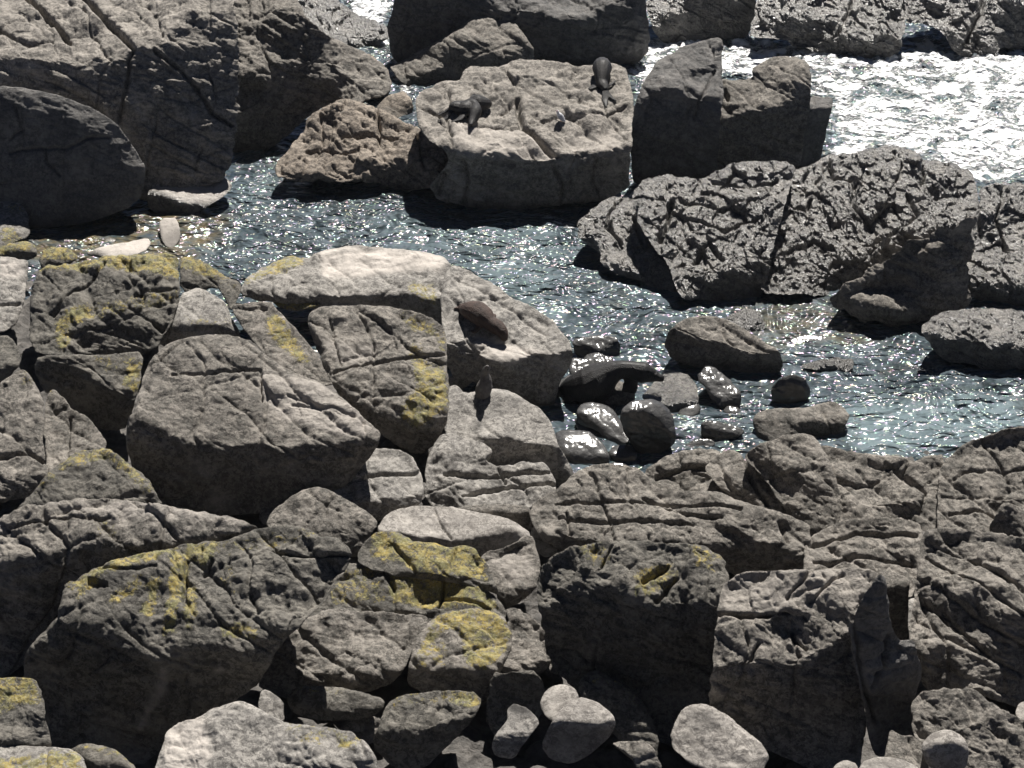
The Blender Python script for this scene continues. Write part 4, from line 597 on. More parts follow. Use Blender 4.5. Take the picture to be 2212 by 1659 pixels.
R("rock", "small rust-edged slab at the waterline on top of the cracked block", [(1938,978),(1960,957),(2000,954),(2062,965),(2058,990),(1990,992),(1945,990)], [([(1940,972),(1990,968),(2055,976),(2050,995),(1945,995)],60)], t=18, r=8, mat='warm', rough=1.0, z0=.25)
R("rock", "layered grey hump running right from the crumbly pale rock", [(1140,1110),(1155,1080),(1210,1050),(1245,1018),(1290,1000),(1370,1005),(1398,1030),(1420,1055),(1500,1060),(1560,1065),(1620,1090),(1690,1105),(1742,1130),(1754,1150),(1745,1210),(1735,1250),(1690,1255),(1600,1250),(1560,1225),(1480,1205),(1300,1200),(1210,1190),(1170,1165)],
  [([(1562,1136),(1600,1130),(1622,1130),(1626,1162),(1675,1170),(1690,1203),(1720,1190),(1735,1260),(1608,1262),(1560,1215)],74),([(1190,1150),(1300,1165),(1480,1172),(1560,1190),(1560,1235),(1180,1190)],62)], t=32, r=18, mat='dry', rough=1.3, z0=.15, cr=[([(1200,1085),(1320,1080),(1480,1090),(1600,1100)],3,.1),([(1210,1120),(1350,1125),(1500,1140)],3,.1),([(1225,1110),(1230,1150)],3,.12),([(1390,1075),(1470,1110),(1560,1120)],3,.1),([(1690,1130),(1700,1170)],4,.14)], soft=4)
R("rock", "layered grey ledges between the grey hump and the far right slab", [(1735,1190),(1760,1150),(1820,1125),(1900,1113),(1960,1120),(1994,1135),(1992,1190),(1988,1250),(1965,1300),(1900,1290),(1840,1270),(1755,1270),(1735,1230)], [([(1840,1138),(1900,1130),(1978,1138),(1975,1150),(1920,1148),(1850,1148)],56),([(1850,1180),(1940,1190),(1985,1200),(1980,1220),(1920,1205)],56)], t=31, r=12, mat='dry', rough=1.4, z0=.2, cr=[([(1750,1180),(1850,1150),(1980,1155)],3,.12),([(1760,1220),(1850,1200),(1970,1220)],3,.1)])
R("rock_slab", "huge diagonally bedded slab filling the right edge", [(1960,1370),(1975,1290),(1985,1210),(1990,1150),(2040,1138),(2090,1140),(2160,1152),(2290,1165),(2290,1560),(2212,1535),(2150,1515),(2095,1495),(2020,1505),(1985,1470),(1985,1420)], [([(1975,1410),(2035,1393),(2065,1430),(2098,1486),(2060,1520),(1965,1520)],68),([(2185,1320),(2290,1300),(2290,1590),(2175,1520),(2160,1440)],70),([(2140,1218),(2200,1240),(2240,1255),(2200,1262),(2150,1240)],58)], t=33, a=-6, r=16, mat='dry', rough=1.5, z0=.1, cr=[([(1995,1290),(2080,1370),(2140,1420)],3,.12),([(2000,1200),(2100,1260),(2212,1330)],3,.1),([(2010,1170),(2100,1200),(2212,1280)],3,.08),([(2040,1320),(2120,1400)],3,.1)])
R("rock", "slab-sided block with pinkish flat top and tall dark front at the lower right", [(1530,1520),(1540,1430),(1545,1350),(1555,1300),(1560,1262),(1600,1236),(1640,1232),(1730,1232),(1800,1230),(1850,1225),(1898,1236),(1902,1260),(1895,1330),(1880,1400),(1870,1500),(1868,1600),(1850,1690),(1800,1680),(1700,1640),(1600,1590),(1530,1560)],
  [([(1510,1443),(1622,1434),(1708,1437),(1765,1406),(1825,1373),(1845,1320),(1862,1290),(1900,1235),(1930,1300),(1900,1720),(1500,1700)],66,8),([(1655,1347),(1690,1312),(1745,1335),(1706,1363),(1700,1353),(1660,1357)],80)], t=33, r=10, k=.15, mat='dry', rough=1.3, z0=.1, cr=[([(1550,1327),(1600,1330),(1665,1328)],5,.25),([(1690,1325),(1740,1335)],7,.3),([(1640,1390),(1620,1430)],3,.12),([(1700,1360),(1740,1395)],3,.1),([(1760,1230),(1700,1290)],3,.08),([(1820,1240),(1750,1300)],3,.08)], pale=[([(1560,1235),(1890,1230),(1830,1330),(1700,1310),(1560,1320)],.25)])
R("rock_slab", "tall dark leaning slab face on the right side of the slab-sided block", [(1838,1400),(1848,1330),(1860,1290),(1900,1238),(1912,1250),(1918,1300),(1922,1345),(1940,1382),(1972,1383),(1985,1415),(1992,1455),(1978,1500),(1972,1575),(1925,1660),(1880,1620),(1862,1500)], [([(1940,1380),(1975,1383),(1982,1400),(1960,1405),(1945,1400)],20)], t=72, a=28, r=12, k=.5, mat='face', rough=1.1, z0=.1, cr=[([(1845,1340),(1855,1400),(1865,1480),(1890,1560)],4,.2),([(1925,1380),(1900,1440),(1880,1480)],4,.16)])
R("rock_pinnacle", "narrow dark column with a pale cap behind the leaning slab face", [(1903,1245),(1920,1222),(1945,1222),(1966,1242),(1964,1300),(1960,1395),(1930,1400),(1915,1330)], [([(1900,1262),(1930,1272),(1965,1262),(1965,1420),(1905,1420)],72)], t=22, r=8, mat='dry', rough=.8, z0=.3)
R("rock", "pale lump caught between the dark column and the bedded slab", [(1952,1350),(1958,1295),(1985,1288),(1997,1312),(1992,1350),(1975,1370)], [], t=30, r=10, mat='smooth', rough=.8, z0=.25)
# --- pool upper left
R("rock", "dark wet rock behind the white-topped one in the shaded pool corner", [(318,405),(328,380),(350,370),(410,368),(450,378),(460,400),(400,415),(330,420)], [], t=50, r=12, mat='wetdark')
R("rock", "white-topped flat rock with a wet shining edge in the pool's shaded corner", [(318,418),(326,402),(360,406),(400,404),(450,392),(468,377),(492,386),(504,403),(480,428),(440,448),(415,465),(350,470),(320,448)], [([(315,416),(350,420),(395,436),(440,440),(430,475),(315,480)],68)], t=14, r=10, mat='wet', rough=.6, pale=[([(320,400),(500,385),(480,425),(400,442)],1)])
R("rock", "white upright stone standing in the shallow brown water", [(341,480),(355,469),(386,474),(390,515),(372,540),(352,528)], [], t=26, r=8, mat='pebble', rough=.7, pale=[[(340,470),(390,470),(390,540),(350,540)]])
R("rock", "little grey stone between the white-topped rock and the upright stone", [(400,470),(402,450),(418,445),(435,455),(436,472),(418,482)], [], t=34, r=12, k=.8, mat='wet', rough=.5)
R("rock", "slim dark rock just breaking the pool's surface beyond the massif crest", [(843,517),(850,512),(866,516),(878,526),(872,530),(856,526)], [], t=42, r=6, mat='wetdark', rough=.4, edge=.8)

R("cobble", "small grey cobble between the square-cornered stone and the mottled boulder", [(1412,1740),(1425,1690),(1450,1668),(1480,1680),(1498,1740)], [], t=26, r=16, pull=-3.4, **K)
R("cobble", "dark rounded cobble at the foot of the leaning slab face", [(1790,1690),(1800,1655),(1825,1640),(1852,1650),(1858,1690),(1830,1720)], [], t=30, r=16, pull=-3.2, **K)
R("cobble", "small knob of stone lodged in the honeycombed rock's hollow", [(2098,1592),(2108,1570),(2130,1562),(2150,1574),(2148,1600),(2120,1612)], [], t=28, r=14, pull=-2.6, **K)

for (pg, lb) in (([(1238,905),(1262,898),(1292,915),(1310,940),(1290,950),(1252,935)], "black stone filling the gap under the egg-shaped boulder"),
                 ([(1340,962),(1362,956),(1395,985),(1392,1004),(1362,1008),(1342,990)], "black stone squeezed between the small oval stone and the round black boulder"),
                 ([(1192,862),(1202,828),(1232,806),(1262,820),(1268,858),(1235,880)], "big black stone behind the arched seal's tail flippers"),  # added stone darkens the water where the slab's shadow falls
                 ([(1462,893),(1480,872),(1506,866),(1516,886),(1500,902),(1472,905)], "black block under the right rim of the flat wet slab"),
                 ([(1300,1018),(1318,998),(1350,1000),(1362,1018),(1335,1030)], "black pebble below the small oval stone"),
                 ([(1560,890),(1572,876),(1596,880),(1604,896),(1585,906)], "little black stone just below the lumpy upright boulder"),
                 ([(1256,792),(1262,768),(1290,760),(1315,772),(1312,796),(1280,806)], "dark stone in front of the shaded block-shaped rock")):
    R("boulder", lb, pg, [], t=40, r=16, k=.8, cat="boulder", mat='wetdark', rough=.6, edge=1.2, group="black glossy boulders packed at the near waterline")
# ------------------------------------------------------------------ GROUND
def axis(a, b, s, far, n):
    mid = np.arange(a, b, s); g = np.geomspace(1, far, n)
    return np.concatenate([(a - g)[::-1], mid, b + g])
def grid_mesh(name, xs, ys, Zf, mat, attrf=None):
    X, Y = np.meshgrid(xs, ys); Z = Zf(X, Y); H, W = X.shape
    Vv = np.stack([X, Y, Z], -1).reshape(-1, 3); i = np.arange(H * W).reshape(H, W)
    Fq = np.stack([i[:-1, :-1], i[:-1, 1:], i[1:, 1:], i[1:, :-1]], -1).reshape(-1, 4)
    at = {k: v.ravel() for k, v in (attrf(X, Y) if attrf else {}).items()}
    o = mesh_obj(name, Vv, [Fq], mat, at, origin=(0, 0, 0)); return o
m, t, b = mk("dark_shore_rubble"); n = N(t); pos = n("NewGeometry").outputs["Position"]
c_ = n.mix(n.ramp(n.noise(pos, 3, 5, .7), .35, .65), C(.05, .047, .044), C(.13, .12, .11)); t.links.new(c_, b.inputs["Base Color"]); b.inputs["Roughness"].default_value = .85
bp = n("Bump"); bp.inputs["Distance"].default_value = .12; t.links.new(n.math('ADD', n.noise(pos, 5, 6, .7), n.vor(pos, 3.0)), bp.inputs["Height"]); t.links.new(bp.outputs[0], b.inputs["Normal"])
def gz(X, Y):
    p = np.stack([X, Y, X * 0], -1); z = terrain(X, Y); near = (np.abs(X) < 30) & (Y > 15) & (Y < 75)
    d = .10 * fbm(p * 1.1, 3, 900) + .10 * billow(p * 2.4, 3, 910); return np.where(near, z - .18 + d, z - .2)
g = grid_mesh("ground", axis(-15, 15, .09, 1500, 14), axis(19, 46, .10, 1500, 14), gz, m); g["kind"] = "structure"

# ------------------------------------------------------------------ SEA
m, t, b = mk("sea_water"); n = N(t); pos = n("NewGeometry").outputs["Position"]
foam = n.attr("foam"); shal = n.attr("shallow"); deep = n.attr("aqua")
sx = n.scale(pos, (.7, 1.0, 1), (0, 0, .12))
wm = n.noise(sx, 1.6, 4, .6, .8)
col = n.mix(n.ramp(wm, .35, .65), C(.025, .038, .047), C(.10, .130, .150))
col = n.mix(n.ramp(n.noise(pos, 1.0, 4, .65, .6), .50, .62, 0, .55), col, C(.035, .04, .038))
col = n.mix(n.math('MULTIPLY', deep, .6), col, C(.18, .24, .26))
col = n.mix(n.math('MULTIPLY', shal, n.ramp(n.noise(sx, 2.6, 4, .7, .3), .38, .6)), col, C(.13, .105, .06))
fn = n.noise(sx, .85, 7, .72, 1.8); fn2 = n.noise(sx, 6.5, 5, .75, .8)
fm = n.ramp(n.math('ADD', n.math('ADD', fn, n.math('MULTIPLY', fn2, .45)), n.math('MULTIPLY', foam, .42)), 1.07, 1.14)
fm = n.math('MULTIPLY', fm, n.ramp(foam, .03, .25))
col = n.mix(fm, col, C(.86, .88, .89))
t.links.new(col, b.inputs["Base Color"]); b.inputs["IOR"].default_value = 1.52
vc = n("TexNoise"); t.links.new(sx, vc.inputs['Vector']); vc.inputs['Scale'].default_value = 9.0
hs = n("HueSaturation"); hs.inputs['Saturation'].default_value = 2.6; hs.inputs['Value'].default_value = 1.9; t.links.new(vc.outputs['Color'], hs.inputs['Color'])
t.links.new(n.mix(.45, C(1, 1, 1), hs.outputs[0]), b.inputs['Specular Tint'])  # coloured sparkle painted in by tinting the sun glints with noise
t.links.new(n.ramp(fm, 0, 1, .29, .6), b.inputs["Roughness"])
h = n.math('ADD', n.math('MULTIPLY', n.noise(sx, 1.9, 2, .6, .6), 1.25), n.math('MULTIPLY', n.noise(sx, 5.0, 1, .5, .3), .55))
h = n.math('MULTIPLY', h, n.ramp(n.noise(pos, .45, 3, .6, 1.0), .36, .62, .45, 1.35))
h = n.math('ADD', h, n.math('MULTIPLY', fm, .35))
h = n.math('ADD', h, n.math('MULTIPLY', n.noise(sx, .9, 2, .5), .9))
bp = n("Bump"); bp.inputs["Distance"].default_value = .30; t.links.new(h, bp.inputs["Height"]); t.links.new(bp.outputs[0], b.inputs["Normal"])
def pix(X, Y):
    d = np.stack([X, Y, X * 0 - CH], -1)
    zc = d[..., 1] * math.cos(PITCH) - d[..., 2] * math.sin(PITCH); yc = d[..., 1] * math.sin(PITCH) + d[..., 2] * math.cos(PITCH)
    zc = np.maximum(zc, 1.0); return U0 + F * d[..., 0] / zc, V0 - F * yc / zc
FOAM = [([(1560,80),(1620,60),(1700,100),(1950,110),(2000,50),(2080,110),(2300,100),(2300,400),(2110,395),(1800,345),(1790,200),(1560,170)],1.0),
        ([(1810,140),(2300,180),(2300,300),(1960,300),(1800,260)],.95),([(1790,300),(1960,290),(2110,360),(2120,400),(1760,360)],1.0),
        ([(740,-30),(860,-30),(845,55),(780,45),(700,-20)],1.1),([(805,85),(840,80),(905,180),(905,245),(870,215),(835,150)],1.15),
        ([(1350,150),(1400,100),(1440,80),(1640,80),(1560,170),(1380,190)],1.05),([(1395,0),(1410,0),(1410,100),(1395,100)],1.1),
        ([(1150,462),(1260,480),(1262,520),(1180,490)],1.0),([(970,455),(1140,466),(1150,475),(1000,470)],.8),([(1150,430),(1300,430),(1260,470),(1150,460)],.55),
        ([(1850,760),(2150,740),(2212,800),(2000,850),(1830,840)],.52),([(1820,900),(1900,900),(1880,975),(1810,965)],.75),([(1440,640),(1800,640),(1900,700),(1700,680)],.45)]
SHAL = [([(60,440),(340,430),(500,460),(420,560),(60,560)],1.0),([(1560,650),(1800,650),(1900,740),(1650,740)],.6)]
AQUA = [([(1000,560),(1150,560),(1250,720),(1100,640)],.7),([(1750,880),(2212,850),(2212,960),(1880,975)],1.0),([(800,460),(1150,480),(1250,560),(900,540)],.5),([(1790,200),(2260,120),(2260,400),(1790,350)],.9),([(500,400),(620,380),(640,420),(520,440)],.4)]
def wz(X, Y):
    p = np.stack([X, Y * .75, X * 0], -1)
    z = .035 * fbm(p * .8, 3, 700) + .03 * billow(p * 2.0 + 3, 3, 710)
    far = np.clip(1 - (np.maximum(np.abs(X) - 18, 0) + np.maximum(20 - Y, 0) + np.maximum(Y - 70, 0)) / 3, 0, 1)
    U, V = pix(X, Y); f = np.zeros(X.shape)
    for pg, v_ in FOAM[:6]: f = np.maximum(f, inpoly(pg, U, V) * v_)
    f = blur(f, 4)
    z += f * (.09 * fbm(p * 1.1 + 5, 3, 720) + .05 * billow(p * 3.5, 3, 730))
    return z * far
def wa(X, Y):
    U, V = pix(X, Y); wp = np.stack([X * .8, Y * .6, X * 0], -1); U = U + 22 * vnoise(wp * 1.6, 50) + 10 * vnoise(wp * 4, 51); V = V + 12 * vnoise(wp * 1.6, 52) + 6 * vnoise(wp * 4, 53); r_ = {}
    for nm_, L_ in (("foam", FOAM), ("shallow", SHAL), ("aqua", AQUA)):
        f = np.zeros(X.shape)
        for pg, v_ in L_: f = np.maximum(f, inpoly(pg, U, V) * v_)
        r_[nm_] = blur(f, 3)
    return r_
g = grid_mesh("sea_water", axis(-17, 17, .055, 1500, 14), axis(34, 68, .075, 1500, 14), wz, m, wa); g["kind"] = "structure"

# small submerged-looking cobbles in the shallows
random.seed(4)
spots = [(190,470),(232,480),(262,462),(300,480),(210,500),(250,505),(288,502),(170,492),(318,500),(150,515),(420,500),(450,490),(130,480),(235,520)]
place = ["farthest left", "second"]
LB = ["brown cobble awash nearest the shaded cliff foot", "round olive cobble awash in the middle of the shallows", "brown cobble awash below the dark wet pool rock", "olive cobble awash close to the white upright stone", "low brown cobble awash above the thin white slab's left end",
      "brown cobble awash just above the thin white slab's middle", "small brown cobble awash above the thin white slab's right end", "brown cobble awash behind the crest's small yellow hump", "brown cobble awash touching the white upright stone's left side", "brown cobble awash nearest the rounded pale boulder on the left edge",
      "brown cobble awash right of the white upright stone", "olive cobble awash below the white-topped flat rock", "dark cobble awash at the shaded left end of the shallows", "brown cobble awash beside the thin white slab's upper edge"]
MAT['brown'] = rock_material("brown_wet_cobble_stone", (.10, .085, .055), (.17, .145, .10), (.05, .045, .035), rough=(.4, .6), bump=.2, wet=.5)
for (u, v), lb in zip(spots, LB):
    a_, b_ = random.uniform(14, 22), random.uniform(5, 8)
    R("cobble", lb, [(u + a_ * math.cos(q) * random.uniform(.85, 1.1), v + b_ * math.sin(q) * random.uniform(.85, 1.1)) for q in np.linspace(0, 6.28, 9)[:-1]], [], t=16, r=9, k=.6, cat="cobble", mat='brown', rough=.4, edge=1, group="cobbles awash in the shallows", th=.25, z0=.02)

# ------------------------------------------------------------------ ANIMALS
FAT = 1.0
def tube(bm, pts, rad_, seg=14, flat=None):
    rad_ = [(a_ * FAT, b_ * FAT) for a_, b_ in rad_]
    """swept body: pts = world points, rad_ = (side, up) radii"""
    pts = [Vector(p) for p in pts]; rings = []
    # smooth resample
    P_, R_ = [], []
    for i in range(len(pts) - 1):
        p0 = pts[max(i - 1, 0)]; p1 = pts[i]; p2 = pts[i + 1]; p3 = pts[min(i + 2, len(pts) - 1)]
        for k in range(4):
            s = k / 4; s2, s3 = s * s, s * s * s
            P_.append(.5 * ((2 * p1) + (p2 - p0) * s + (2 * p0 - 5 * p1 + 4 * p2 - p3) * s2 + (-p0 + 3 * p1 - 3 * p2 + p3) * s3))
            R_.append([rad_[i][j] * (1 - s) + rad_[i + 1][j] * s for j in (0, 1)])
    P_.append(pts[-1]); R_.append(list(rad_[-1]))
    upv = Vector(flat) if flat else Vector((0, 0, 1)); last = None
    for i, (p, r) in enumerate(zip(P_, R_)):
        tan = (P_[min(i + 1, len(P_) - 1)] - P_[max(i - 1, 0)]).normalized()
        side = tan.cross(upv)
        if side.length < .25: side = last if last else tan.cross(Vector((0, 1, 0)))
        side = side.normalized()
        if last and side.dot(last) < 0: side = -side
        last = side; u = side.cross(tan).normalized()
        rings.append([bm.verts.new(p + side * (r[0] * math.cos(a)) + u * (r[1] * math.sin(a))) for a in [2 * math.pi * k / seg for k in range(seg)]])
    for a, b in zip(rings[:-1], rings[1:]):
        for k in range(seg): bm.faces.new((a[k], a[(k + 1) % seg], b[(k + 1) % seg], b[k]))
    bm.faces.new(rings[0][::-1]); bm.faces.new(rings[-1])
import bmesh
def animal(name, label, cat, parts, mat, origin, voxel=.018, group=None, parent=None):
    bm = bmesh.new()
    for p in parts: tube(bm, p[0], p[1], flat=p[2] if len(p) > 2 else None)
    bmesh.ops.recalc_face_normals(bm, faces=bm.faces)
    o3 = Vector(origin)
    for v_ in bm.verts: v_.co -= o3
    me = bpy.data.meshes.new(name); bm.to_mesh(me); bm.free(); me.materials.append(mat)
    o = bpy.data.objects.new(name, me); COL.objects.link(o)
    rm = o.modifiers.new("skin_merge", 'REMESH'); rm.mode = 'VOXEL'; rm.voxel_size = voxel; rm.use_smooth_shade = True
    sm = o.modifiers.new("soften", 'SMOOTH'); sm.factor = .6; sm.iterations = 4
    if parent is None: o.location = o3; tag(o, label, cat, group)
    else: o.parent = parent; o.location = o3 - parent.location
    return o
def fur(name, c1, c2, rough=.6, coat=.0):
    m, t, b = mk(name); n = N(t); pos = n("NewGeometry").outputs["Position"]
    t.links.new(n.mix(n.ramp(n.noise(pos, 5, 4, .7), .35, .65), C(*c1), C(*c2)), b.inputs["Base Color"]); b.inputs["Roughness"].default_value = rough
    b.inputs["Sheen Weight"].default_value = .0; b.inputs["Specular IOR Level"].default_value = .25; b.inputs["Sheen Roughness"].default_value = .4
    bp = n("Bump"); bp.inputs["Distance"].default_value = .035; t.links.new(n.noise(n.scale(pos, (45, 45, 14)), 1, 3), bp.inputs["Height"]); b.inputs["Coat Weight"].default_value = coat; b.inputs["Coat Roughness"].default_value = .35; t.links.new(bp.outputs[0], b.inputs["Normal"]); return m
FB = fur("brown_seal_fur", (.042, .03, .026), (.085, .056, .046)); FD = fur("dark_wet_seal_fur", (.012, .012, .014), (.026, .024, .024), .5, .06)
FG = fur("grey_seal_pup_fur", (.09, .082, .08), (.19, .18, .17)); FT = fur("tan_seal_fur", (.22, .17, .13), (.30, .25, .20)); EY = fur("black_eye", (.005, .005, .005), (.008, .008, .008), .1)
def S(label, sx0, sy0, k):            # zoomed crop pixel -> traced surface point + lift
    def f(zx, zy, up=0.0, back=0.0):
        p = surf(label, (sx0 + zx / k) * .576, (sy0 + zy / k) * .576); return Vector((p[0], p[1] + back, p[2] + up))
    return f
def YP(u, v, y):                      # point on the pixel's ray at a chosen distance y
    r = rays(np.float64(u), np.float64(v)); s = y / r[1]; return Vector(CAMPOS + r * s)
def eyes(o, pts, r):
    for p in pts:
        bm = bmesh.new(); bmesh.ops.create_icosphere(bm, subdivisions=2, radius=r); me = bpy.data.meshes.new("eye"); bm.to_mesh(me); bm.free(); me.materials.append(EY)
        e = bpy.data.objects.new("eye", me); COL.objects.link(e); e.parent = o; e.location = Vector(p) - o.location
# big brown seal
L1 = "pale layered slab sloping to the pool with a big brown seal on it"; f = S(L1, 1600, 1080, 5.53)
b0 = [f(700,360,.05), f(800,470,.14), f(900,560,.19), f(1050,660,.21), f(1200,780,.21), f(1330,880,.2), f(1460,960,.19), f(1570,1060,.17), f(1640,1130,.1)]
parts = [(b0, [(.04,.04),(.14,.12),(.23,.2),(.28,.24),(.26,.23),(.17,.16),(.18,.17),(.14,.13),(.05,.05)]),
         ([f(820,420,.05), f(740,360,.04), f(820,310,.03)], [(.06,.03),(.07,.02),(.03,.012)]), ([f(740,420,.05), f(650,400,.03), f(560,395,.02)], [(.06,.03),(.06,.02),(.02,.01)]),
         ([f(1150,820,.12), f(1020,900,.05), f(930,840,.03)], [(.08,.05),(.08,.025),(.03,.012)]), ([f(1300,720,.14), f(1380,640,.05), f(1400,580,.03)], [(.07,.04),(.07,.025),(.03,.012)])]
s1 = animal("fur_seal", "big brown seal lying head down on the pale slab by the pool", "seal", parts, FB, f(1100,700,0))
eyes(s1, [f(1590,1010,.22), f(1530,1090,.22)], .02)
# two seals on the far ledge
FAT = 1.3
L2 = "broad pale flat-topped ledge rock carrying the dark seals and the gull"; f = S(L2, 1600, 340, 6.91)
parts = [([f(600,640,.08), f(720,650,.16), f(880,660,.21), f(1020,690,.23), f(1140,640,.32), f(1260,700,.36), f(1270,830,.30), f(1190,980,.22), f(1130,1110,.12)], [(.05,.04),(.14,.11),(.20,.17),(.21,.18),(.13,.12),(.10,.10),(.13,.125),(.10,.10),(.035,.035)]),
         ([f(640,620,.07), f(480,650,.04), f(290,700,.03)], [(.06,.04),(.05,.02),(.03,.012)]), ([f(640,700,.07), f(480,780,.04), f(300,880,.03)], [(.06,.04),(.06,.02),(.03,.012)]),
         ([f(1000,760,.12), f(850,900,.05), f(640,960,.03)], [(.08,.05),(.07,.025),(.03,.012)])]
s2 = animal("fur_seal", "dark seal curled with its head tucked and hind flippers trailing left on the broad ledge", "seal", parts, FD, f(1000,760,0))
eyes(s2, [f(1240,960,.32), f(1120,960,.32)], .018)
parts = [([f(1060,520,.08), f(1180,480,.15), f(1330,450,.19), f(1480,420,.18), f(1580,380,.17), f(1660,310,.14)], [(.05,.04),(.17,.13),(.22,.18),(.17,.14),(.11,.1),(.03,.03)]),
         ([f(1160,430,.06), f(1150,290,.12), f(1210,180,.16)], [(.05,.03),(.05,.02),(.02,.01)]), ([f(1330,400,.08), f(1320,280,.12), f(1250,190,.16)], [(.05,.03),(.05,.02),(.02,.01)]), ([f(1420,520,.08), f(1430,640,.03)], [(.07,.04),(.04,.015)])]
s3 = animal("fur_seal", "dark seal stretched behind the curled one, nose pointing right", "seal", parts, FD, f(1300,520,0))
eyes(s3, [f(1610,400,.22)], .018)
f = S(L2, 2120, 210, 6.91)
parts = [([f(960,330,.12), f(960,420,.24), f(950,540,.27), f(940,660,.22), f(960,780,.18), f(1010,880,.13), f(1060,960,.08)], [(.08,.08),(.19,.18),(.22,.2),(.18,.16),(.13,.11),(.11,.09),(.06,.05)]),
         ([f(1060,940,.06), f(1150,1020,.04), f(1320,1110,.03)], [(.06,.04),(.06,.02),(.02,.012)]), ([f(1030,940,.06), f(1020,1120,.04), f(1060,1270,.03)], [(.07,.04),(.08,.02),(.02,.012)]),
         ([f(900,760,.10), f(760,820,.05), f(600,900,.03)], [(.08,.04),(.10,.025),(.04,.012)]), ([f(1080,880,.08), f(1200,800,.08), f(1330,700,.08)], [(.04,.03),(.04,.02),(.015,.012)])]
s4 = animal("fur_seal", "black seal sprawled with splayed flippers at the right end of the broad ledge", "seal", parts, FD, f(960,700,0))
eyes(s4, [f(1060,350,.24), f(870,350,.24)], .018)
# grey pup sitting upright
FAT = 1.1
L3 = "broad smooth dome boulder on which the grey seal pup sits"; f = S(L3, 1720, 1340, 9.22); base = f(820,1400,0); y0 = base.y
Z = lambda zx, zy, dy=0: YP((1720 + zx / 9.22) * .576, (1340 + zy / 9.22) * .576, y0 + dy)
parts = [([Z(740,1440,.02), Z(820,1250,.03), Z(880,1040,.05), Z(930,840,.07), Z(930,690,.08), Z(920,560,.07), Z(950,440,.04), Z(985,350,.0), Z(1000,290,-.03)], [(.07,.06),(.15,.14),(.155,.145),(.125,.12),(.10,.10),(.075,.075),(.075,.075),(.05,.05),(.02,.02)], (0,1,0)),
         ([Z(700,1200,0), Z(620,1300,-.03), Z(500,1350,-.05)], [(.05,.03),(.045,.018),(.02,.01)]), ([Z(1040,900,.04), Z(1110,1020,.0), Z(1150,1090,-.02)], [(.045,.03),(.05,.018),(.02,.01)])]
s5 = animal("seal_pup", "small grey seal pup sitting upright, nose raised, on the smooth dome boulder", "seal", parts, FG, base, voxel=.014)
eyes(s5, [Z(1010,430,-.05), Z(900,430,-.05)], .013)
R("rock", "thin pale fin of stone just behind the seal pup", [(1037,842),(1040,800),(1050,798),(1062,815),(1068,842),(1055,855)], [], t=35, r=6, mat='smooth', rough=.4, edge=.8, z0=.5, th=.2)
# arched seal
y0 = float(on_plane(1330, 864)[1])
Z = lambda zx, zy, dy=0: YP((2060 + zx / 3.95) * .576, (1240 + zy / 3.95) * .576, y0 + dy)
parts = [([Z(150,900,.3), Z(300,860,.25), Z(470,850,.1), Z(640,810,0), Z(770,720,0), Z(890,640,0), Z(1010,590,0), Z(1150,575,0), Z(1290,600,0), Z(1400,625,-.02), Z(1500,655,-.03), Z(1600,690,-.04), Z(1700,715,-.05)], [(.06,.06),(.24,.22),(.37,.36),(.43,.42),(.38,.37),(.27,.27),(.20,.20),(.175,.175),(.20,.20),(.225,.215),(.165,.15),(.095,.08),(.06,.05)], (0,1,0)),
         ([Z(640,920,.0), Z(760,1000,-.1), Z(860,1070,-.15)], [(.15,.12),(.15,.06),(.04,.02)]), ([Z(380,930,.05), Z(280,1010,-.08), Z(130,1080,-.12)], [(.12,.07),(.13,.04),(.04,.015)]),
         ([Z(1190,640,-.02), Z(1210,760,-.03), Z(1180,860,-.05), Z(1090,930,-.08)], [(.17,.13),(.14,.09),(.18,.07),(.07,.025)], (0,1,0)),
         ([Z(1250,560,-.18), Z(1225,530,-.24)], [(.03,.02),(.012,.01)]), ([Z(1560,650,-.1), Z(1620,705,-.1)], [(.07,.06),(.05,.05)])]
s6 = animal("fur_seal", "black wet seal arching its back with its snout pointing right over the waterline stones", "seal", parts, FD, Z(600,1000,0), voxel=.02)
eyes(s6, [Z(1470,610,-.19)], .025)
for (pg, lb) in (([(1275,885),(1285,862),(1310,858),(1335,872),(1330,895),(1300,905)], "small black stone under the arched seal's chest"),
                 ([(1208,850),(1218,832),(1240,828),(1256,842),(1250,858),(1222,864)], "wet dark stone at the arched seal's tail"),
                 ([(1468,905),(1480,890),(1502,890),(1510,905),(1495,918),(1475,918)], "small wet stone right of the round black boulder"),
                 ([(1462,945),(1470,932),(1490,930),(1500,942),(1490,955),(1470,957)], "flat wet pebble above the low black sliver"),
                 ([(1395,1000),(1402,988),(1425,985),(1440,996),(1425,1008),(1405,1008)], "wet stone at the foot of the round black boulder"),
                 ([(1700,735),(1730,722),(1775,722),(1800,735),(1770,748),(1720,748)], "greenish stone awash between the shelf block and the long wedge boulder"),
                 ([(1880,800),(1905,790),(1945,792),(1960,802),(1930,812),(1895,811)], "low stone awash right of the flat rock in the glitter"),
                 ([(1340,770),(1352,745),(1372,742),(1385,762),(1380,785),(1350,785)], "rounded stone just above the arched seal's neck")):
    R("rock", lb, pg, [], t=26, r=12, k=.7, mat='wetdark', rough=.7, edge=1.2, group="small wet stones along the near waterline")
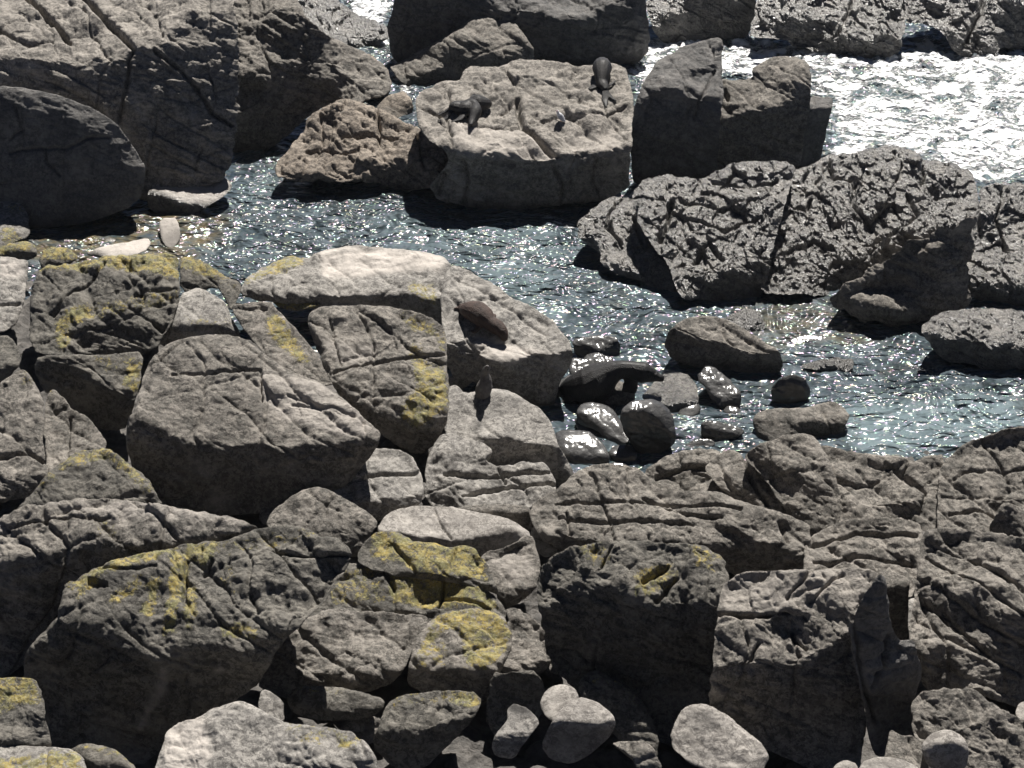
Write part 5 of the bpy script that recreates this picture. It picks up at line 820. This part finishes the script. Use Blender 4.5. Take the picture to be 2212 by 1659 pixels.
# gull
FAT = 1.25
WH = fur("white_feathers", (.78, .79, .82), (.85, .85, .86)); GR = fur("grey_wing_feathers", (.36, .38, .45), (.45, .47, .54)); RD = fur("red_bill", (.5, .08, .03), (.5, .08, .03))
f = S(L2, 1960, 380, 5.925); gb = f(860,475,0); y0 = gb.y
Z = lambda zx, zy, dy=0: YP((1960 + zx / 5.925) * .576, (380 + zy / 5.925) * .576, y0 + dy)
gl = animal("gull", "white gull with grey wings standing on the broad ledge between the seals", "gull", [([Z(950,455,.02), Z(900,410,0), Z(855,350,0), Z(815,300,0), Z(790,260,0), Z(775,220,0), Z(768,205,-.02)], [(.012,.02),(.045,.045),(.066,.06),(.062,.06),(.035,.035),(.033,.033),(.018,.018)], (0,1,0))], WH, gb, voxel=.008)
animal("wing", None, None, [([Z(945,440,-.05), Z(880,400,-.06), Z(825,340,-.06), Z(800,290,-.04)], [(.008,.006),(.03,.012),(.042,.015),(.02,.01)], (0,1,0))], GR, Z(860,360,-.05), voxel=.006, parent=gl)
animal("bill", None, None, [([Z(768,212,-.03), Z(755,216,-.06)], [(.009,.009),(.003,.003)])], RD, Z(768,212,-.03), voxel=.003, parent=gl)
for k_ in (0, 1): animal("leg", None, None, [([Z(838 + 22 * k_, 400, 0), Z(842 + 22 * k_, 490, 0)], [(.007,.007),(.006,.006)])], RD, Z(840, 440, 0), voxel=.003, parent=gl)
R("cobble", "bright white stone beside the sprawled black seal's flippers", [(1309,207),(1316,198),(1326,200),(1330,209),(1322,218),(1312,216)], [], t=12, r=6, mat='pebble', rough=.3, edge=.6, z0=1.9, cat="cobble", pale=[[(1300,190),(1335,190),(1335,220),(1300,220)]], th=.12, step=1.1)

# ------------------------------------------------------------------ SEA AIR
bm = bmesh.new(); bmesh.ops.create_cube(bm, size=1.0); me = bpy.data.meshes.new("haze"); bm.to_mesh(me); bm.free()
hz = bpy.data.objects.new("haze", me); COL.objects.link(hz); hz.scale = (120, 110, 32.0); hz.location = (0, 35, 12.5); hz["kind"] = "stuff"
m = bpy.data.materials.new("sea_haze"); m.use_nodes = True; t = m.node_tree; t.nodes.clear(); o = t.nodes.new("ShaderNodeOutputMaterial")
pv = t.nodes.new("ShaderNodeVolumePrincipled"); pv.inputs["Color"].default_value = (.86, .92, 1, 1); pv.inputs["Density"].default_value = .00012; pv.inputs["Anisotropy"].default_value = .3
t.links.new(pv.outputs[0], o.inputs["Volume"]); me.materials.append(m)
